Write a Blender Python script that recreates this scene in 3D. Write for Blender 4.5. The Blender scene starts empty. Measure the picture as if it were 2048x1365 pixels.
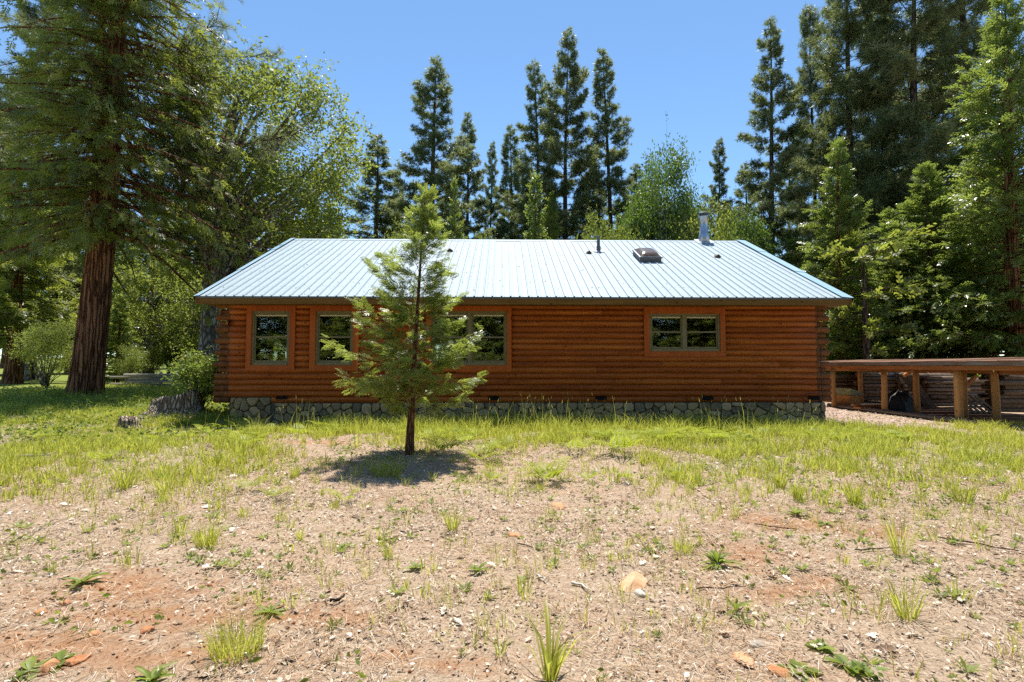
import bpy, math, random
import numpy as np
from mathutils import Matrix, Vector

# ---------------------------------------------------------------- camera, sky, sun, exposure
scn = bpy.context.scene
COL = scn.collection
FPX, YAW, PITCH, EYE = 1000.0, math.radians(1.09), math.radians(2.83), 1.52
cam_d = bpy.data.cameras.new('camera')
cam_d.sensor_width = 36.0
cam_d.lens = 36.0 * FPX / 2048.0
cam_d.clip_start = 0.05
cam_d.clip_end = 3000.0
cam = bpy.data.objects.new('camera', cam_d)
COL.objects.link(cam)
cam.location = (0, 0, EYE)
cam.rotation_euler = (math.pi / 2 + PITCH, 0, -YAW)
scn.camera = cam

SUN_EL, SUN_AZ = math.radians(71.0), math.radians(5.0)     # azimuth clockwise from +Y
world = bpy.data.worlds.new('World')
scn.world = world
world.use_nodes = True
wn = world.node_tree.nodes
wl = world.node_tree.links
wn.clear()
w_out = wn.new('ShaderNodeOutputWorld')
w_bg = wn.new('ShaderNodeBackground')
w_sky = wn.new('ShaderNodeTexSky')
w_sky.sky_type = 'NISHITA'
w_sky.sun_disc = False
w_sky.sun_elevation = SUN_EL
w_sky.sun_rotation = SUN_AZ
w_sky.altitude = 1200
w_sky.air_density = 1.0
w_sky.dust_density = 0.0
w_sky.ozone_density = 2.0
w_bg.inputs['Strength'].default_value = 0.130
w_tint = wn.new('ShaderNodeMix')
w_tint.data_type = 'RGBA'
w_tint.blend_type = 'MULTIPLY'
w_tint.inputs[0].default_value = 1.0
w_tint.inputs[7].default_value = (.86, 1.0, 1.02, 1)      # clear mountain air, a cleaner blue
wl.new(w_sky.outputs[0], w_tint.inputs[6])
wl.new(w_tint.outputs[2], w_bg.inputs[0])
wl.new(w_bg.outputs[0], w_out.inputs[0])

sun_d = bpy.data.lights.new('sun', 'SUN')
sun_d.energy = 5.0
sun_d.angle = math.radians(0.53)
sun_d.color = (1.0, 0.955, 0.88)
sun = bpy.data.objects.new('sun', sun_d)
COL.objects.link(sun)
sdir = Vector((math.sin(SUN_AZ) * math.cos(SUN_EL), math.cos(SUN_AZ) * math.cos(SUN_EL), math.sin(SUN_EL)))
sun.rotation_euler = sdir.to_track_quat('Z', 'Y').to_euler()
sun.location = (0, 10, 40)

scn.view_settings.view_transform = 'Standard'
scn.view_settings.look = 'None'
scn.view_settings.gamma = 1.0
scn.view_settings.use_curve_mapping = False
scn.view_settings.exposure = 0.72
scn.cycles.use_denoising = False
scn.cycles.max_bounces = 8
scn.cycles.diffuse_bounces = 4
scn.cycles.glossy_bounces = 3
scn.cycles.transmission_bounces = 4
scn.cycles.transparent_max_bounces = 8
scn.cycles.caustics_reflective = False
scn.cycles.caustics_refractive = False

# ---------------------------------------------------------------- helpers
RN = np.random.default_rng(7)
random.seed(7)
CR = cam.rotation_euler.to_matrix()

def ray(px, py):
    return CR @ Vector(((px - 1024) / FPX, -(py - 682.5) / FPX, -1.0))

def at(px, py, Y):
    d = ray(px, py)
    return Vector((0, 0, EYE)) + d * (Y / d.y)

def vnoise(x, y, seed=0):
    x = np.asarray(x, float); y = np.asarray(y, float)
    xi = np.floor(x).astype(np.int64); yi = np.floor(y).astype(np.int64)
    xf = x - xi; yf = y - yi
    u = xf * xf * (3 - 2 * xf); v = yf * yf * (3 - 2 * yf)
    def h(a, b):
        n = (a * 374761393 + b * 668265263 + seed * 1442695041) & 0xFFFFFFFF
        n = ((n ^ (n >> 13)) * 1274126177) & 0xFFFFFFFF
        n = n ^ (n >> 16)
        return (n & 0xFFFF) / 65535.0
    return (h(xi, yi) * (1 - u) + h(xi + 1, yi) * u) * (1 - v) + (h(xi, yi + 1) * (1 - u) + h(xi + 1, yi + 1) * u) * v

def sstep(a, b, x):
    t = np.clip((np.asarray(x, float) - a) / (b - a), 0, 1)
    return t * t * (3 - 2 * t)

def gz(x, y):
    x = np.asarray(x, float); y = np.asarray(y, float)
    z = 0.062 * np.clip(y - 10, 0, 8) * sstep(-5.5, -9.0, x)
    z = z + 0.012 * np.clip(y - 20, 0, 150) + 0.00004 * np.clip(y - 60, 0, 400) ** 2
    n = (vnoise(x * .35, y * .35, 3) - .5) * .10 + (vnoise(x * 1.1, y * 1.1, 4) - .5) * .05
    n = n * (0.35 + 0.65 * sstep(2, 5, y)) + (vnoise(x * 3.7, y * 3.7, 5) - .5) * .022
    n = n * (1 - .6 * sstep(11.5, 12.5, y) * (np.abs(x) < 9.5))
    m = 0.07 * np.exp(-((y - 9.3) / 1.6) ** 2) * sstep(-9, -5, x) * sstep(10, 6, x)
    return z + n + m

def gz1(x, y):
    return float(gz(np.array([x]), np.array([y]))[0])

_TT = .5*np.exp(np.linspace(0, 1, 1400)*math.log(400))
def gpt(px, py):
    d = ray(px, py); h = EYE + d.z*_TT - gz(d.x*_TT, d.y*_TT)
    k = int(np.argmax(h <= 0)) or 1
    t = _TT[k-1] + (_TT[k]-_TT[k-1])*h[k-1]/(h[k-1]-h[k])
    return Vector((0, 0, EYE)) + d*float(t)

class MB:
    def __init__(s): s.v = []; s.f = []
    def add(s, vs, fs):
        n = len(s.v); s.v += [tuple(v) for v in vs]; s.f += [tuple(i + n for i in f) for f in fs]; return s
    def box(s, x0, x1, y0, y1, z0, z1):
        return s.add([(x0,y0,z0),(x1,y0,z0),(x1,y1,z0),(x0,y1,z0),(x0,y0,z1),(x1,y0,z1),(x1,y1,z1),(x0,y1,z1)],
                     [(0,3,2,1),(4,5,6,7),(0,1,5,4),(1,2,6,5),(2,3,7,6),(3,0,4,7)])
    def bar(s, a, b, w, h, up=(0,0,1)):
        a = Vector(a); b = Vector(b); d = (b - a).normalized(); u = Vector(up)
        sd = d.cross(u).normalized(); u = sd.cross(d)
        c = []
        for p in (a, b):
            for i, j in ((-1,-1),(1,-1),(1,1),(-1,1)): c.append(p + sd * (w/2*i) + u * (h/2*j))
        return s.add(c, [(0,1,2,3),(7,6,5,4),(0,4,5,1),(1,5,6,2),(2,6,7,3),(3,7,4,0)])
    def tube(s, pts, rad, n=8, cap=True, jit=0.0, rng=random):
        P = [Vector(p) for p in pts]; rings = []; ref = Vector((0.13, 0.21, 0.97))
        for i, p in enumerate(P):
            d = (P[min(i+1, len(P)-1)] - P[max(i-1, 0)]).normalized()
            r_ = ref if abs(d.dot(ref)) < .92 else Vector((1, 0.1, 0))
            u = d.cross(r_).normalized(); v = d.cross(u)
            rings.append([p + (u * math.cos(2*math.pi*k/n) + v * math.sin(2*math.pi*k/n)) * rad[i] * (1 + (rng.random()-.5)*jit) for k in range(n)])
        vs = [q for r in rings for q in r]; fs = []
        for i in range(len(P)-1):
            for k in range(n):
                k2 = (k+1) % n
                fs.append((i*n+k, i*n+k2, (i+1)*n+k2, (i+1)*n+k))
        if cap:
            fs.append(tuple(range(n))[::-1]); fs.append(tuple((len(P)-1)*n+k for k in range(n)))
        return s.add(vs, fs)
    def lathe(s, prof, n=24, c=(0,0,0)):
        vs = [(c[0]+r*math.cos(2*math.pi*k/n), c[1]+r*math.sin(2*math.pi*k/n), c[2]+z) for r, z in prof for k in range(n)]
        fs = [(i*n+k, i*n+(k+1)%n, (i+1)*n+(k+1)%n, (i+1)*n+k) for i in range(len(prof)-1) for k in range(n)]
        fs.append(tuple(range(n))[::-1]); fs.append(tuple((len(prof)-1)*n+k for k in range(n)))
        return s.add(vs, fs)
    def mesh(s, name, mat, smooth=False):
        me = bpy.data.meshes.new(name)
        me.from_pydata(s.v, [], s.f); me.update()
        if mat: me.materials.append(mat)
        if smooth: me.polygons.foreach_set('use_smooth', [True]*len(me.polygons))
        return me

def mesh_np(name, V, F, mat, v=None, smooth=False, extra=None):
    me = bpy.data.meshes.new(name)
    V = np.ascontiguousarray(V, np.float32)
    if not isinstance(F, (list, tuple)): F = [F]
    F = [np.asarray(f, np.int32) for f in F if len(f)]
    me.vertices.add(len(V)); me.vertices.foreach_set('co', V.ravel())
    lp = np.concatenate([f.ravel() for f in F])
    tot = np.concatenate([np.full(len(f), f.shape[1], np.int32) for f in F])
    st = np.concatenate([[0], np.cumsum(tot)[:-1]]).astype(np.int32)
    me.loops.add(len(lp)); me.loops.foreach_set('vertex_index', lp)
    me.polygons.add(len(tot)); me.polygons.foreach_set('loop_start', st)
    me.update(calc_edges=True)
    if mat: me.materials.append(mat)
    if v is not None:
        a = me.attributes.new('v', 'FLOAT', 'POINT'); a.data.foreach_set('value', np.ascontiguousarray(v, np.float32))
    for k, arr in (extra or {}).items():
        a = me.attributes.new(k, 'FLOAT', 'POINT'); a.data.foreach_set('value', np.ascontiguousarray(arr, np.float32))
    if smooth: me.polygons.foreach_set('use_smooth', np.ones(len(tot), bool))
    return me

def WM(o):
    m = o.matrix_basis.copy()
    if o.parent: m = WM(o.parent) @ o.matrix_parent_inverse @ m
    return m

def ob(name, me, parent=None, loc=(0,0,0), rot=(0,0,0), scale=(1,1,1), keep=True):
    """keep: the location is given in world space even under a parent"""
    o = bpy.data.objects.new(name, me); COL.objects.link(o)
    o.location = loc; o.rotation_euler = rot; o.scale = scale
    if parent:
        o.parent = parent
        if keep: o.matrix_parent_inverse = WM(parent).inverted()
    return o

def tag(o, label, cat, group=None):
    o['label'] = label; o['category'] = cat
    if group: o['group'] = group
    return o

def thing(name, loc, label, cat, group=None, rotz=0.0):
    return tag(ob(name, None, loc=loc, rot=(0,0,rotz)), label, cat, group)

def kind(o, k): o['kind'] = k; return o

# ---------------------------------------------------------------- material helpers
class NT:
    def __init__(s, name):
        s.m = bpy.data.materials.new(name); s.m.use_nodes = True
        s.n = s.m.node_tree.nodes; s.l = s.m.node_tree.links; s.n.clear()
        s.out = s.n.new('ShaderNodeOutputMaterial')
    def node(s, t, ins=None, **props):
        n = s.n.new(t)
        for k, v in props.items(): setattr(n, k, v)
        for k, v in (ins or {}).items(): s.put(n.inputs[k], v)
        return n
    def put(s, sock, v):
        if isinstance(v, bpy.types.NodeSocket): s.l.new(v, sock)
        elif isinstance(v, bpy.types.Node): s.l.new(v.outputs[0], sock)
        else:
            if isinstance(v, tuple) and len(v) == 3 and sock.type == 'RGBA': v = (*v, 1)
            sock.default_value = v
    def pos(s, sc=(1,1,1), obj=False):
        src = s.node('ShaderNodeTexCoord').outputs['Object'] if obj else s.node('ShaderNodeNewGeometry').outputs['Position']
        return s.node('ShaderNodeMapping', {'Vector': src, 'Scale': sc}).outputs[0]
    def noise(s, vec, scale, detail=3, rough=.55):
        return s.node('ShaderNodeTexNoise', {'Vector': vec, 'Scale': scale, 'Detail': detail, 'Roughness': rough}).outputs[0]
    def ramp(s, fac, stops):
        r = s.node('ShaderNodeValToRGB', {'Fac': fac}); e = r.color_ramp.elements
        while len(e) < len(stops): e.new(.5)
        for el, (p, c) in zip(e, stops):
            el.position = p; el.color = (*c, 1) if len(c) == 3 else c
        return r.outputs[0]
    def mix(s, fac, a, b, mode='MIX'):
        n = s.node('ShaderNodeMix', data_type='RGBA', blend_type=mode)
        s.put(n.inputs[0], fac); s.put(n.inputs[6], a); s.put(n.inputs[7], b); return n.outputs[2]
    def math(s, op, a, b=0.0, clamp=False):
        n = s.node('ShaderNodeMath', {0: a, 1: b}, operation=op); n.use_clamp = clamp; return n.outputs[0]
    def rng(s, v, a, b, c=0.0, d=1.0):
        return s.node('ShaderNodeMapRange', {0: v, 1: a, 2: b, 3: c, 4: d}).outputs[0]
    def attr(s, name): return s.node('ShaderNodeAttribute', attribute_name=name).outputs['Fac']
    def bump(s, h, strength=.5, dist=.02):
        return s.node('ShaderNodeBump', {'Height': h, 'Strength': strength, 'Distance': dist}).outputs[0]
    def principled(s, col, rough=.7, spec=.4, metal=0.0, normal=None, **k):
        b = s.node('ShaderNodeBsdfPrincipled', {'Base Color': col, 'Roughness': rough, 'Specular IOR Level': spec, 'Metallic': metal})
        if normal is not None: s.put(b.inputs['Normal'], normal)
        for kk, vv in k.items(): s.put(b.inputs[kk], vv)
        return b.outputs[0]
    def done(s, sh): s.l.new(sh, s.out.inputs[0]); return s.m

def m_plain(name, col, rough=.7, spec=.4, metal=0.0, var=.25, scale=8, bump=.2):
    t = NT(name); p = t.pos(); n = t.noise(p, scale, 4)
    c = t.mix(t.rng(n, .3, .7), tuple(x*(1-var) for x in col), tuple(min(1, x*(1+var)) for x in col))
    return t.done(t.principled(c, rough, spec, metal, t.bump(n, bump, .01)))

def m_leaf(name, stops, trans=(.25,.4,.05), tf=.38, rough=.42, spec=.5, hue=.12):
    t = NT(name)
    v = t.attr('v')
    oi = t.node('ShaderNodeObjectInfo').outputs['Random']
    c = t.ramp(v, stops)
    c = t.mix(t.math('MULTIPLY', oi, hue*2), c, (.10,.115,.02))
    tc = t.mix(.5, t.mix(.55, c, trans, 'MIX'), trans)
    a = t.principled(c, rough, spec)
    b = t.node('ShaderNodeBsdfTranslucent', {'Color': tc}).outputs[0]
    return t.done(t.node('ShaderNodeMixShader', {0: tf, 1: a, 2: b}).outputs[0])

def m_wood(name, stops, axis=0, rough=.55, spec=.35, knots=True, bump=.25, fine=1.0, obj=False, randw=.5):
    t = NT(name)
    sc = [14*fine]*3; sc[axis] = .9*fine
    p = t.pos(tuple(sc), obj)
    oi = t.node('ShaderNodeObjectInfo').outputs['Random']
    off = t.node('ShaderNodeVectorMath', {0: p, 1: t.node('ShaderNodeCombineXYZ', {0: t.math('MULTIPLY', oi, 37.), 1: t.math('MULTIPLY', oi, 91.), 2: t.math('MULTIPLY', oi, 53.)}).outputs[0]}, operation='ADD').outputs[0]
    n1 = t.noise(off, 1.0, 5, .6); n2 = t.noise(off, 5.0, 4, .6)
    f = t.math('ADD', t.math('MULTIPLY', n1, .7), t.math('MULTIPLY', n2, .3))
    f = t.math('ADD', f, t.math('MULTIPLY', t.math('SUBTRACT', oi, .5), .3*randw))
    c = t.ramp(f, stops)
    if knots:
        sk = [5.0]*3; sk[axis] = 2.2
        vo = t.node('ShaderNodeTexVoronoi', {'Vector': t.pos(tuple(sk), obj), 'Scale': 1.0, 'Randomness': 1.0})
        k = t.rng(vo.outputs[0], .05, .13, 1, 0)
        c = t.mix(t.math('MULTIPLY', k, .75), c, tuple(x*.22 for x in stops[0][1]))
    return t.done(t.principled(c, rough, spec, 0, t.bump(f, bump, .01)))
# ---------------------------------------------------------------- materials
M = {}
M['log'] = m_wood('stained log siding', [(.25,(.17,.036,.005)),(.5,(.32,.080,.011)),(.72,(.45,.142,.022))], 0, .6, .22, randw=.7)
M['log_side'] = m_wood('stained side log', [(.25,(.10,.030,.007)),(.5,(.22,.068,.012)),(.72,(.33,.115,.022))], 1, .6, .3)
M['log_end'] = m_wood('weathered log end', [(.25,(.05,.018,.006)),(.5,(.16,.055,.014)),(.75,(.28,.11,.03))], 2, .7, .3, knots=False)
M['casing'] = m_wood('red cedar casing', [(.25,(.25,.052,.007)),(.5,(.37,.085,.012)),(.75,(.47,.125,.020))], 2, .55, .22, fine=.6)
M['fascia'] = m_wood('brown fascia board', [(.25,(.10,.050,.010)),(.55,(.17,.088,.018)),(.8,(.23,.125,.028))], 0, .7, .2)
M['frame'] = m_plain('bronze window frame', (.175,.15,.075), .5, .4, var=.1, bump=.03)
M['blind'] = m_plain('cream rolled blind', (.62,.56,.42), .8, .2, var=.06, bump=.05)
M['black'] = m_plain('black vent slot', (.008,.008,.008), .8, .2, var=.2)
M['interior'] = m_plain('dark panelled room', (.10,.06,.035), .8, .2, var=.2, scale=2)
M['mortar'] = m_plain('grey mortar', (.115,.10,.080), .95, .1, var=.3, scale=22, bump=.6)
M['pipe'] = m_plain('galvanised pipe', (.42,.46,.50), .38, .5, .75, var=.12, scale=12, bump=.05)
M['pipe_dark'] = m_plain('weathered dark pipe', (.13,.14,.15), .55, .4, .4, var=.25, scale=15, bump=.1)
M['lead'] = m_plain('flashing sheet', (.55,.60,.62), .45, .5, .3, var=.15, scale=10, bump=.05)
M['cardboard'] = m_plain('cardboard', (.62,.30,.10), .85, .2, var=.12, scale=5, bump=.08)
M['lidprint'] = m_plain('printed pale green lid', (.34,.36,.20), .7, .3, var=.3, scale=9, bump=.05)
M['bag'] = m_plain('black plastic sheet', (.008,.008,.008), .65, .5, var=.2, bump=.3)
M['cable'] = m_plain('black cable', (.012,.011,.010), .5, .4, var=.1)
M['old_wood'] = m_wood('grey weathered board', [(.25,(.085,.065,.05)),(.5,(.19,.15,.115)),(.75,(.34,.28,.22))], 1, .85, .2, knots=False, fine=1.6)
M['old_wood_x'] = m_wood('grey weathered rail', [(.25,(.16,.14,.115)),(.5,(.30,.265,.22)),(.75,(.48,.43,.37))], 0, .85, .2, knots=False, fine=1.6)
M['rust_wood'] = m_wood('rusty brown plank', [(.25,(.10,.05,.03)),(.5,(.24,.125,.075)),(.75,(.40,.27,.19))], 0, .85, .2, knots=False, fine=1.6)
M['post'] = m_wood('peeled pine post', [(.2,(.24,.11,.035)),(.5,(.42,.22,.075)),(.8,(.56,.33,.13))], 2, .7, .3, fine=.8, bump=.5)
M['beam'] = m_wood('orange beam', [(.25,(.22,.075,.02)),(.5,(.38,.15,.04)),(.75,(.52,.25,.08))], 1, .7, .3)
M['dark_log'] = m_wood('dark firewood', [(.2,(.06,.040,.026)),(.5,(.17,.12,.08)),(.8,(.34,.26,.19))], 1, .9, .2, knots=False)

def m_roof(name, base, rough, coat):
    t = NT(name)
    p = t.pos((1.2, .35, .35)); n = t.noise(p, 3.0, 5, .6)
    st = t.noise(t.pos((9, .6, .6)), 2.0, 4, .6)
    oi = t.node('ShaderNodeObjectInfo').outputs['Random']
    f = t.math('ADD', t.math('MULTIPLY', n, .6), t.math('MULTIPLY', st, .4))
    c = t.mix(t.rng(f, .35, .7), tuple(x*.90 for x in base), tuple(min(1,x*1.06) for x in base))
    c = t.mix(t.math('MULTIPLY', oi, .10), c, (.62,.70,.72))
    spk = t.noise(t.pos((1,1,1)), 38, 2, .7)
    c = t.mix(t.rng(spk, .70, .76, 0, .5), c, (.12,.09,.06))
    r = t.math('ADD', rough - .05, t.math('MULTIPLY', n, .12))
    return t.done(t.principled(c, r, .32, 0.0, t.bump(n, .08, .01), **{'Coat Weight': coat, 'Coat Roughness': .35}))
M['roof'] = m_roof('pale blue roofing sheet', (.30,.375,.41), .60, .0)
M['trim'] = m_roof('sky tinted edge flashing', (.28,.44,.55), .5, .1)  # same paint as the sheets, reflected blue sky put into the colour
M['screw'] = m_plain('roof screw', (.12,.16,.18), .6, .4, .2)
M['eave'] = m_plain('eave drip edge', (.10,.13,.145), .5, .4, .2, var=.15)

t = NT('window glass')
fr = t.node('ShaderNodeFresnel', {'IOR': 1.55}).outputs[0]
gl = t.node('ShaderNodeBsdfGlossy', {'Color': (.93,.95,.93), 'Roughness': .012}).outputs[0]
tr = t.node('ShaderNodeBsdfTransparent', {'Color': (.55,.60,.55)}).outputs[0]
M['glass'] = t.done(t.node('ShaderNodeMixShader', {0: t.math('MULTIPLY', fr, 3.2, True), 1: tr, 2: gl}).outputs[0])

t = NT('smoked skylight dome')
n = t.noise(t.pos(), 26, 4, .7)
M['dome'] = t.done(t.principled(t.ramp(n, [(.4,(.075,.05,.028)),(.62,(.16,.11,.07)),(.75,(.30,.24,.18))]), .22, .5))

def m_stone(name, stops, scale=6):
    t = NT(name)
    oi = t.node('ShaderNodeObjectInfo').outputs['Random']
    n = t.noise(t.pos(), scale, 6, .65)
    f = t.math('ADD', t.math('MULTIPLY', n, .55), t.math('MULTIPLY', oi, .55))
    return t.done(t.principled(t.ramp(f, stops), .85, .25, 0, t.bump(n, .7, .03)))
M['stone'] = m_stone('field stone', [(.15,(.10,.080,.050)),(.38,(.20,.155,.095)),(.55,(.29,.22,.125)),(.72,(.44,.31,.15)),(.9,(.48,.39,.26))], 9)
M['redrock'] = m_stone('rust red rock', [(.2,(.26,.10,.04)),(.5,(.44,.19,.08)),(.8,(.58,.31,.16))], 14)
M['tanrock'] = m_stone('tan and rust rock', [(.2,(.40,.17,.07)),(.45,(.50,.30,.16)),(.62,(.58,.46,.30)),(.8,(.36,.33,.28))], 7)
M['greyrock'] = m_stone('pale grey rock', [(.2,(.24,.2,.16)),(.5,(.42,.37,.30)),(.8,(.55,.5,.42))], 14)

def m_bark(name, dark, mid, light, sx=9, sz=1.3, bump=.9):
    t = NT(name)
    p = t.pos((sx, sx, sz), obj=True)
    w = t.noise(t.pos((3,3,1), obj=True), 2.0, 3)
    pd = t.node('ShaderNodeVectorMath', {0: p, 1: t.node('ShaderNodeCombineXYZ', {0: w, 1: w, 2: w}).outputs[0]}, operation='ADD').outputs[0]
    vo = t.node('ShaderNodeTexVoronoi', {'Vector': pd, 'Scale': 1.0}, feature='DISTANCE_TO_EDGE').outputs[0]
    n = t.noise(pd, 2.6, 6, .65)
    h = t.math('ADD', t.rng(vo, 0, .22), t.math('MULTIPLY', n, .8))
    c = t.ramp(t.math('MULTIPLY', h, .56), [(.2, dark), (.48, mid), (.82, light)])
    return t.done(t.principled(c, .95, .15, 0, t.bump(h, bump, .05)))
M['bark_red'] = m_bark('red furrowed cedar bark', (.035,.017,.009), (.17,.074,.034), (.36,.18,.09), 9, .42, 1.0)
M['bark_pine'] = m_bark('dark pine bark', (.02,.014,.011), (.065,.045,.034), (.14,.10,.075))
M['bark_oak'] = m_bark('grey mottled oak bark', (.05,.045,.038), (.17,.155,.135), (.38,.36,.32), 5, 2.2)
M['bark_sap'] = m_bark('young reddish bark', (.075,.035,.018), (.20,.095,.048), (.33,.18,.10), 26, 4)
M['stump'] = m_bark('grey weathered stump wood', (.075,.050,.034), (.27,.20,.14), (.50,.42,.33), 16, .9)

GP = [(0,(.016,.034,.009)),(.45,(.032,.060,.013)),(.8,(.062,.098,.024)),(1,(.12,.15,.055))]
M['pine'] = m_leaf('long pine needles', [(0,(.040,.054,.018)),(.45,(.10,.118,.042)),(.8,(.20,.205,.090)),(1,(.36,.33,.19))], (.40,.47,.15), .40, .40, .45)
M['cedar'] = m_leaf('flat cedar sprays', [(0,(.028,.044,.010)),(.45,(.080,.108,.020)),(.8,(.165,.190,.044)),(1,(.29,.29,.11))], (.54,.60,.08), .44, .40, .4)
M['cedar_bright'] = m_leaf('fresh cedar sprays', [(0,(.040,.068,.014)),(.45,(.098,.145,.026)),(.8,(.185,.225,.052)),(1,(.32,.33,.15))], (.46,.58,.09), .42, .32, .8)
M['cedar_sap'] = m_leaf('young cedar sprays', [(0,(.07,.095,.022)),(.45,(.15,.185,.042)),(.8,(.22,.26,.07)),(1,(.32,.34,.14))], (.54,.64,.10), .45, .36, .5, hue=0)
M['oak'] = m_leaf('yellow green oak leaves', [(0,(.07,.095,.016)),(.45,(.14,.175,.028)),(.8,(.22,.245,.045)),(1,(.30,.29,.09))], (.46,.54,.08), .44, .45, .4)
M['leaf_dark'] = m_leaf('broad dark leaves', [(0,(.035,.070,.014)),(.5,(.080,.145,.026)),(1,(.16,.22,.05))], (.28,.44,.05), .38, .4, .5)
M['rhodo'] = m_leaf('glossy shrub leaves', [(0,(.06,.11,.02)),(.55,(.13,.20,.034)),(.8,(.22,.25,.05)),(1,(.42,.20,.06))], (.42,.54,.07), .42, .42, .5)
M['fern'] = m_leaf('bright bracken fern', [(0,(.20,.25,.016)),(.5,(.34,.39,.026)),(1,(.46,.49,.06))], (.66,.74,.07), .46, .5, .35)
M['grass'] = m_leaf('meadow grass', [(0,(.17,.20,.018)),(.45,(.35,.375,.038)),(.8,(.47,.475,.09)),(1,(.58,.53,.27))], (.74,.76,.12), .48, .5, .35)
M['grass_dark'] = m_leaf('low ground cover', [(0,(.035,.075,.012)),(.5,(.13,.18,.024)),(1,(.24,.28,.05))], (.40,.52,.06), .40, .5, .35)
M['weed'] = m_leaf('fresh weeds', [(0,(.08,.12,.016)),(.5,(.17,.225,.03)),(1,(.28,.32,.06))], (.44,.54,.07), .40, .5, .35)
M['dry'] = m_leaf('dry grass', [(0,(.25,.18,.08)),(.5,(.36,.28,.13)),(1,(.48,.40,.22))], (.4,.3,.12), .3, .7, .2)
def m_litter(name, stops):
    t = NT(name); return t.done(t.principled(t.ramp(t.attr('v'), stops), .8, .25))
M['needle'] = m_litter('fallen needles', [(0,(.07,.035,.02)),(.22,(.23,.125,.06)),(.5,(.45,.275,.14)),(.78,(.54,.42,.28)),(1,(.66,.60,.51))])
M['leaflit'] = m_litter('dead leaves', [(0,(.10,.06,.035)),(.25,(.27,.185,.12)),(.55,(.47,.365,.26)),(.8,(.62,.53,.42)),(1,(.76,.70,.61))])
M['pebble'] = m_litter('soil crumbs', [(0,(.20,.075,.03)),(.45,(.38,.165,.07)),(.8,(.48,.25,.12)),(1,(.46,.37,.28))])

# ground: colour of soil, litter, red earth and moss, masks held as vertex attributes
t = NT('forest floor')
p = t.pos()
n1 = t.noise(p, .9, 5, .6); n2 = t.noise(p, 9, 5, .7); n3 = t.noise(p, 55, 4, .75); n4 = t.noise(p, 190, 3, .7)
lit = t.ramp(t.math('ADD', t.math('MULTIPLY', n3, .55), t.math('MULTIPLY', n4, .45)),
             [(.30,(.09,.060,.038)),(.41,(.25,.180,.118)),(.50,(.42,.305,.208)),(.59,(.55,.435,.315)),(.70,(.67,.61,.52))])
red = t.ramp(t.math('ADD', t.math('MULTIPLY', n3, .5), t.math('MULTIPLY', n4, .5)),
             [(.3,(.19,.085,.038)),(.5,(.37,.19,.095)),(.7,(.51,.315,.18))])
bw = t.math('ADD', t.math('MULTIPLY', n1, .6), t.math('MULTIPLY', n2, .4))
warm = t.mix(t.rng(bw, .46, .66, 0, .42), lit, red)
c = t.mix(t.rng(t.math('ADD', t.attr('red'), t.math('MULTIPLY', t.math('SUBTRACT', n2, .5), 1.6)), .30, 1.10), warm, red)
gc = t.ramp(n3, [(.3,(.08,.11,.018)),(.5,(.17,.205,.035)),(.68,(.30,.30,.10))])
c = t.mix(t.rng(t.math('ADD', t.attr('green'), t.math('MULTIPLY', t.math('SUBTRACT', n2, .5), 1.1)), .3, .8), c, gc)
b = t.bump(t.math('ADD', n3, t.math('MULTIPLY', n4, .6)), .8, .02)
M['ground'] = t.done(t.principled(c, .95, .12, 0, b))
t = NT('pale wood chip path'); p = t.pos(); n3 = t.noise(p, 45, 4, .75); n2 = t.noise(p, 4, 4)
M['path'] = t.done(t.principled(t.mix(t.rng(n2, .35, .7, 0, .4), t.ramp(n3, [(.3,(.2,.12,.085)),(.5,(.42,.30,.235)),(.7,(.60,.49,.41))]), (.33,.2,.14)), .95, .1, 0, t.bump(n3, .8, .02)))
# ---------------------------------------------------------------- ground
def spread(a, b, n, p=2.2): return a + (b - a) * np.linspace(0, 1, n) ** p
xs = np.unique(np.concatenate([-spread(19, 420, 36), np.arange(-19, 19.01, .15), spread(19, 420, 36)]))
ys = np.unique(np.concatenate([-spread(-.8, 300, 30), np.arange(.8, 13.5, .095), np.arange(13.5, 26, .3), spread(26, 520, 40)]))
gx, gy = np.meshgrid(xs, ys)
gzv = gz(gx, gy)
near = (gy > .8) & (gy < 13.5) & (np.abs(gx) < 19)
gzv = gzv + near * ((vnoise(gx*9, gy*9, 11)-.5)*.020 + (vnoise(gx*21, gy*21, 12)-.5)*.012)
def blob(x, y, px, py, rx, ry, pw=2):
    c = gpt(px, py); return np.exp(-(((x-c.x)/rx)**2 + ((y-c.y)/ry)**2)**(pw/2))
REDS = [(370,1285,.50,.13),(450,1235,.35,.10),(620,1230,.30,.12),(1560,1050,.75,.35),(1500,1110,.6,.3),(250,1180,.9,.3),(640,885,1.0,.35),(150,1290,.8,.22),(300,1225,.9,.22),(1600,1180,.5,.2),(900,1330,.4,.12),(1700,1060,.5,.2)]
def redmask(x, y):
    m = np.zeros_like(x); x = x+(vnoise(x*2.2,y*2.2,51)-.5)*.5; y = y+(vnoise(x*2.2,y*2.2,52)-.5)*.35
    for px, py, rx, ry in REDS: m = np.maximum(m, blob(x, y, px, py, rx, ry))
    return m
def greenmask(x, y):
    q = x/np.maximum(y, 1)
    g = sstep(5.0, 9.0, y) * sstep(-.36, -.56, q)                        # left meadow
    g = np.maximum(g, .9 * sstep(8.6, 9.5, y) * sstep(13.2, 12.4, y) * (np.abs(x) < 9.5) * (1 - .95*blob(x, y, 660, 885, 1.7, 1.0)))
    g = np.maximum(g, sstep(5.4, 8.2, y) * sstep(.16, .42, q) * sstep(12.9, 12.2, y))
    g = np.maximum(g, sstep(13, 17, y) * (x < -8) * .95)
    g = np.maximum(g, sstep(22, 30, y) * .9)
    return g
gm = greenmask(gx, gy) * (1 - .0*gx)
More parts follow.
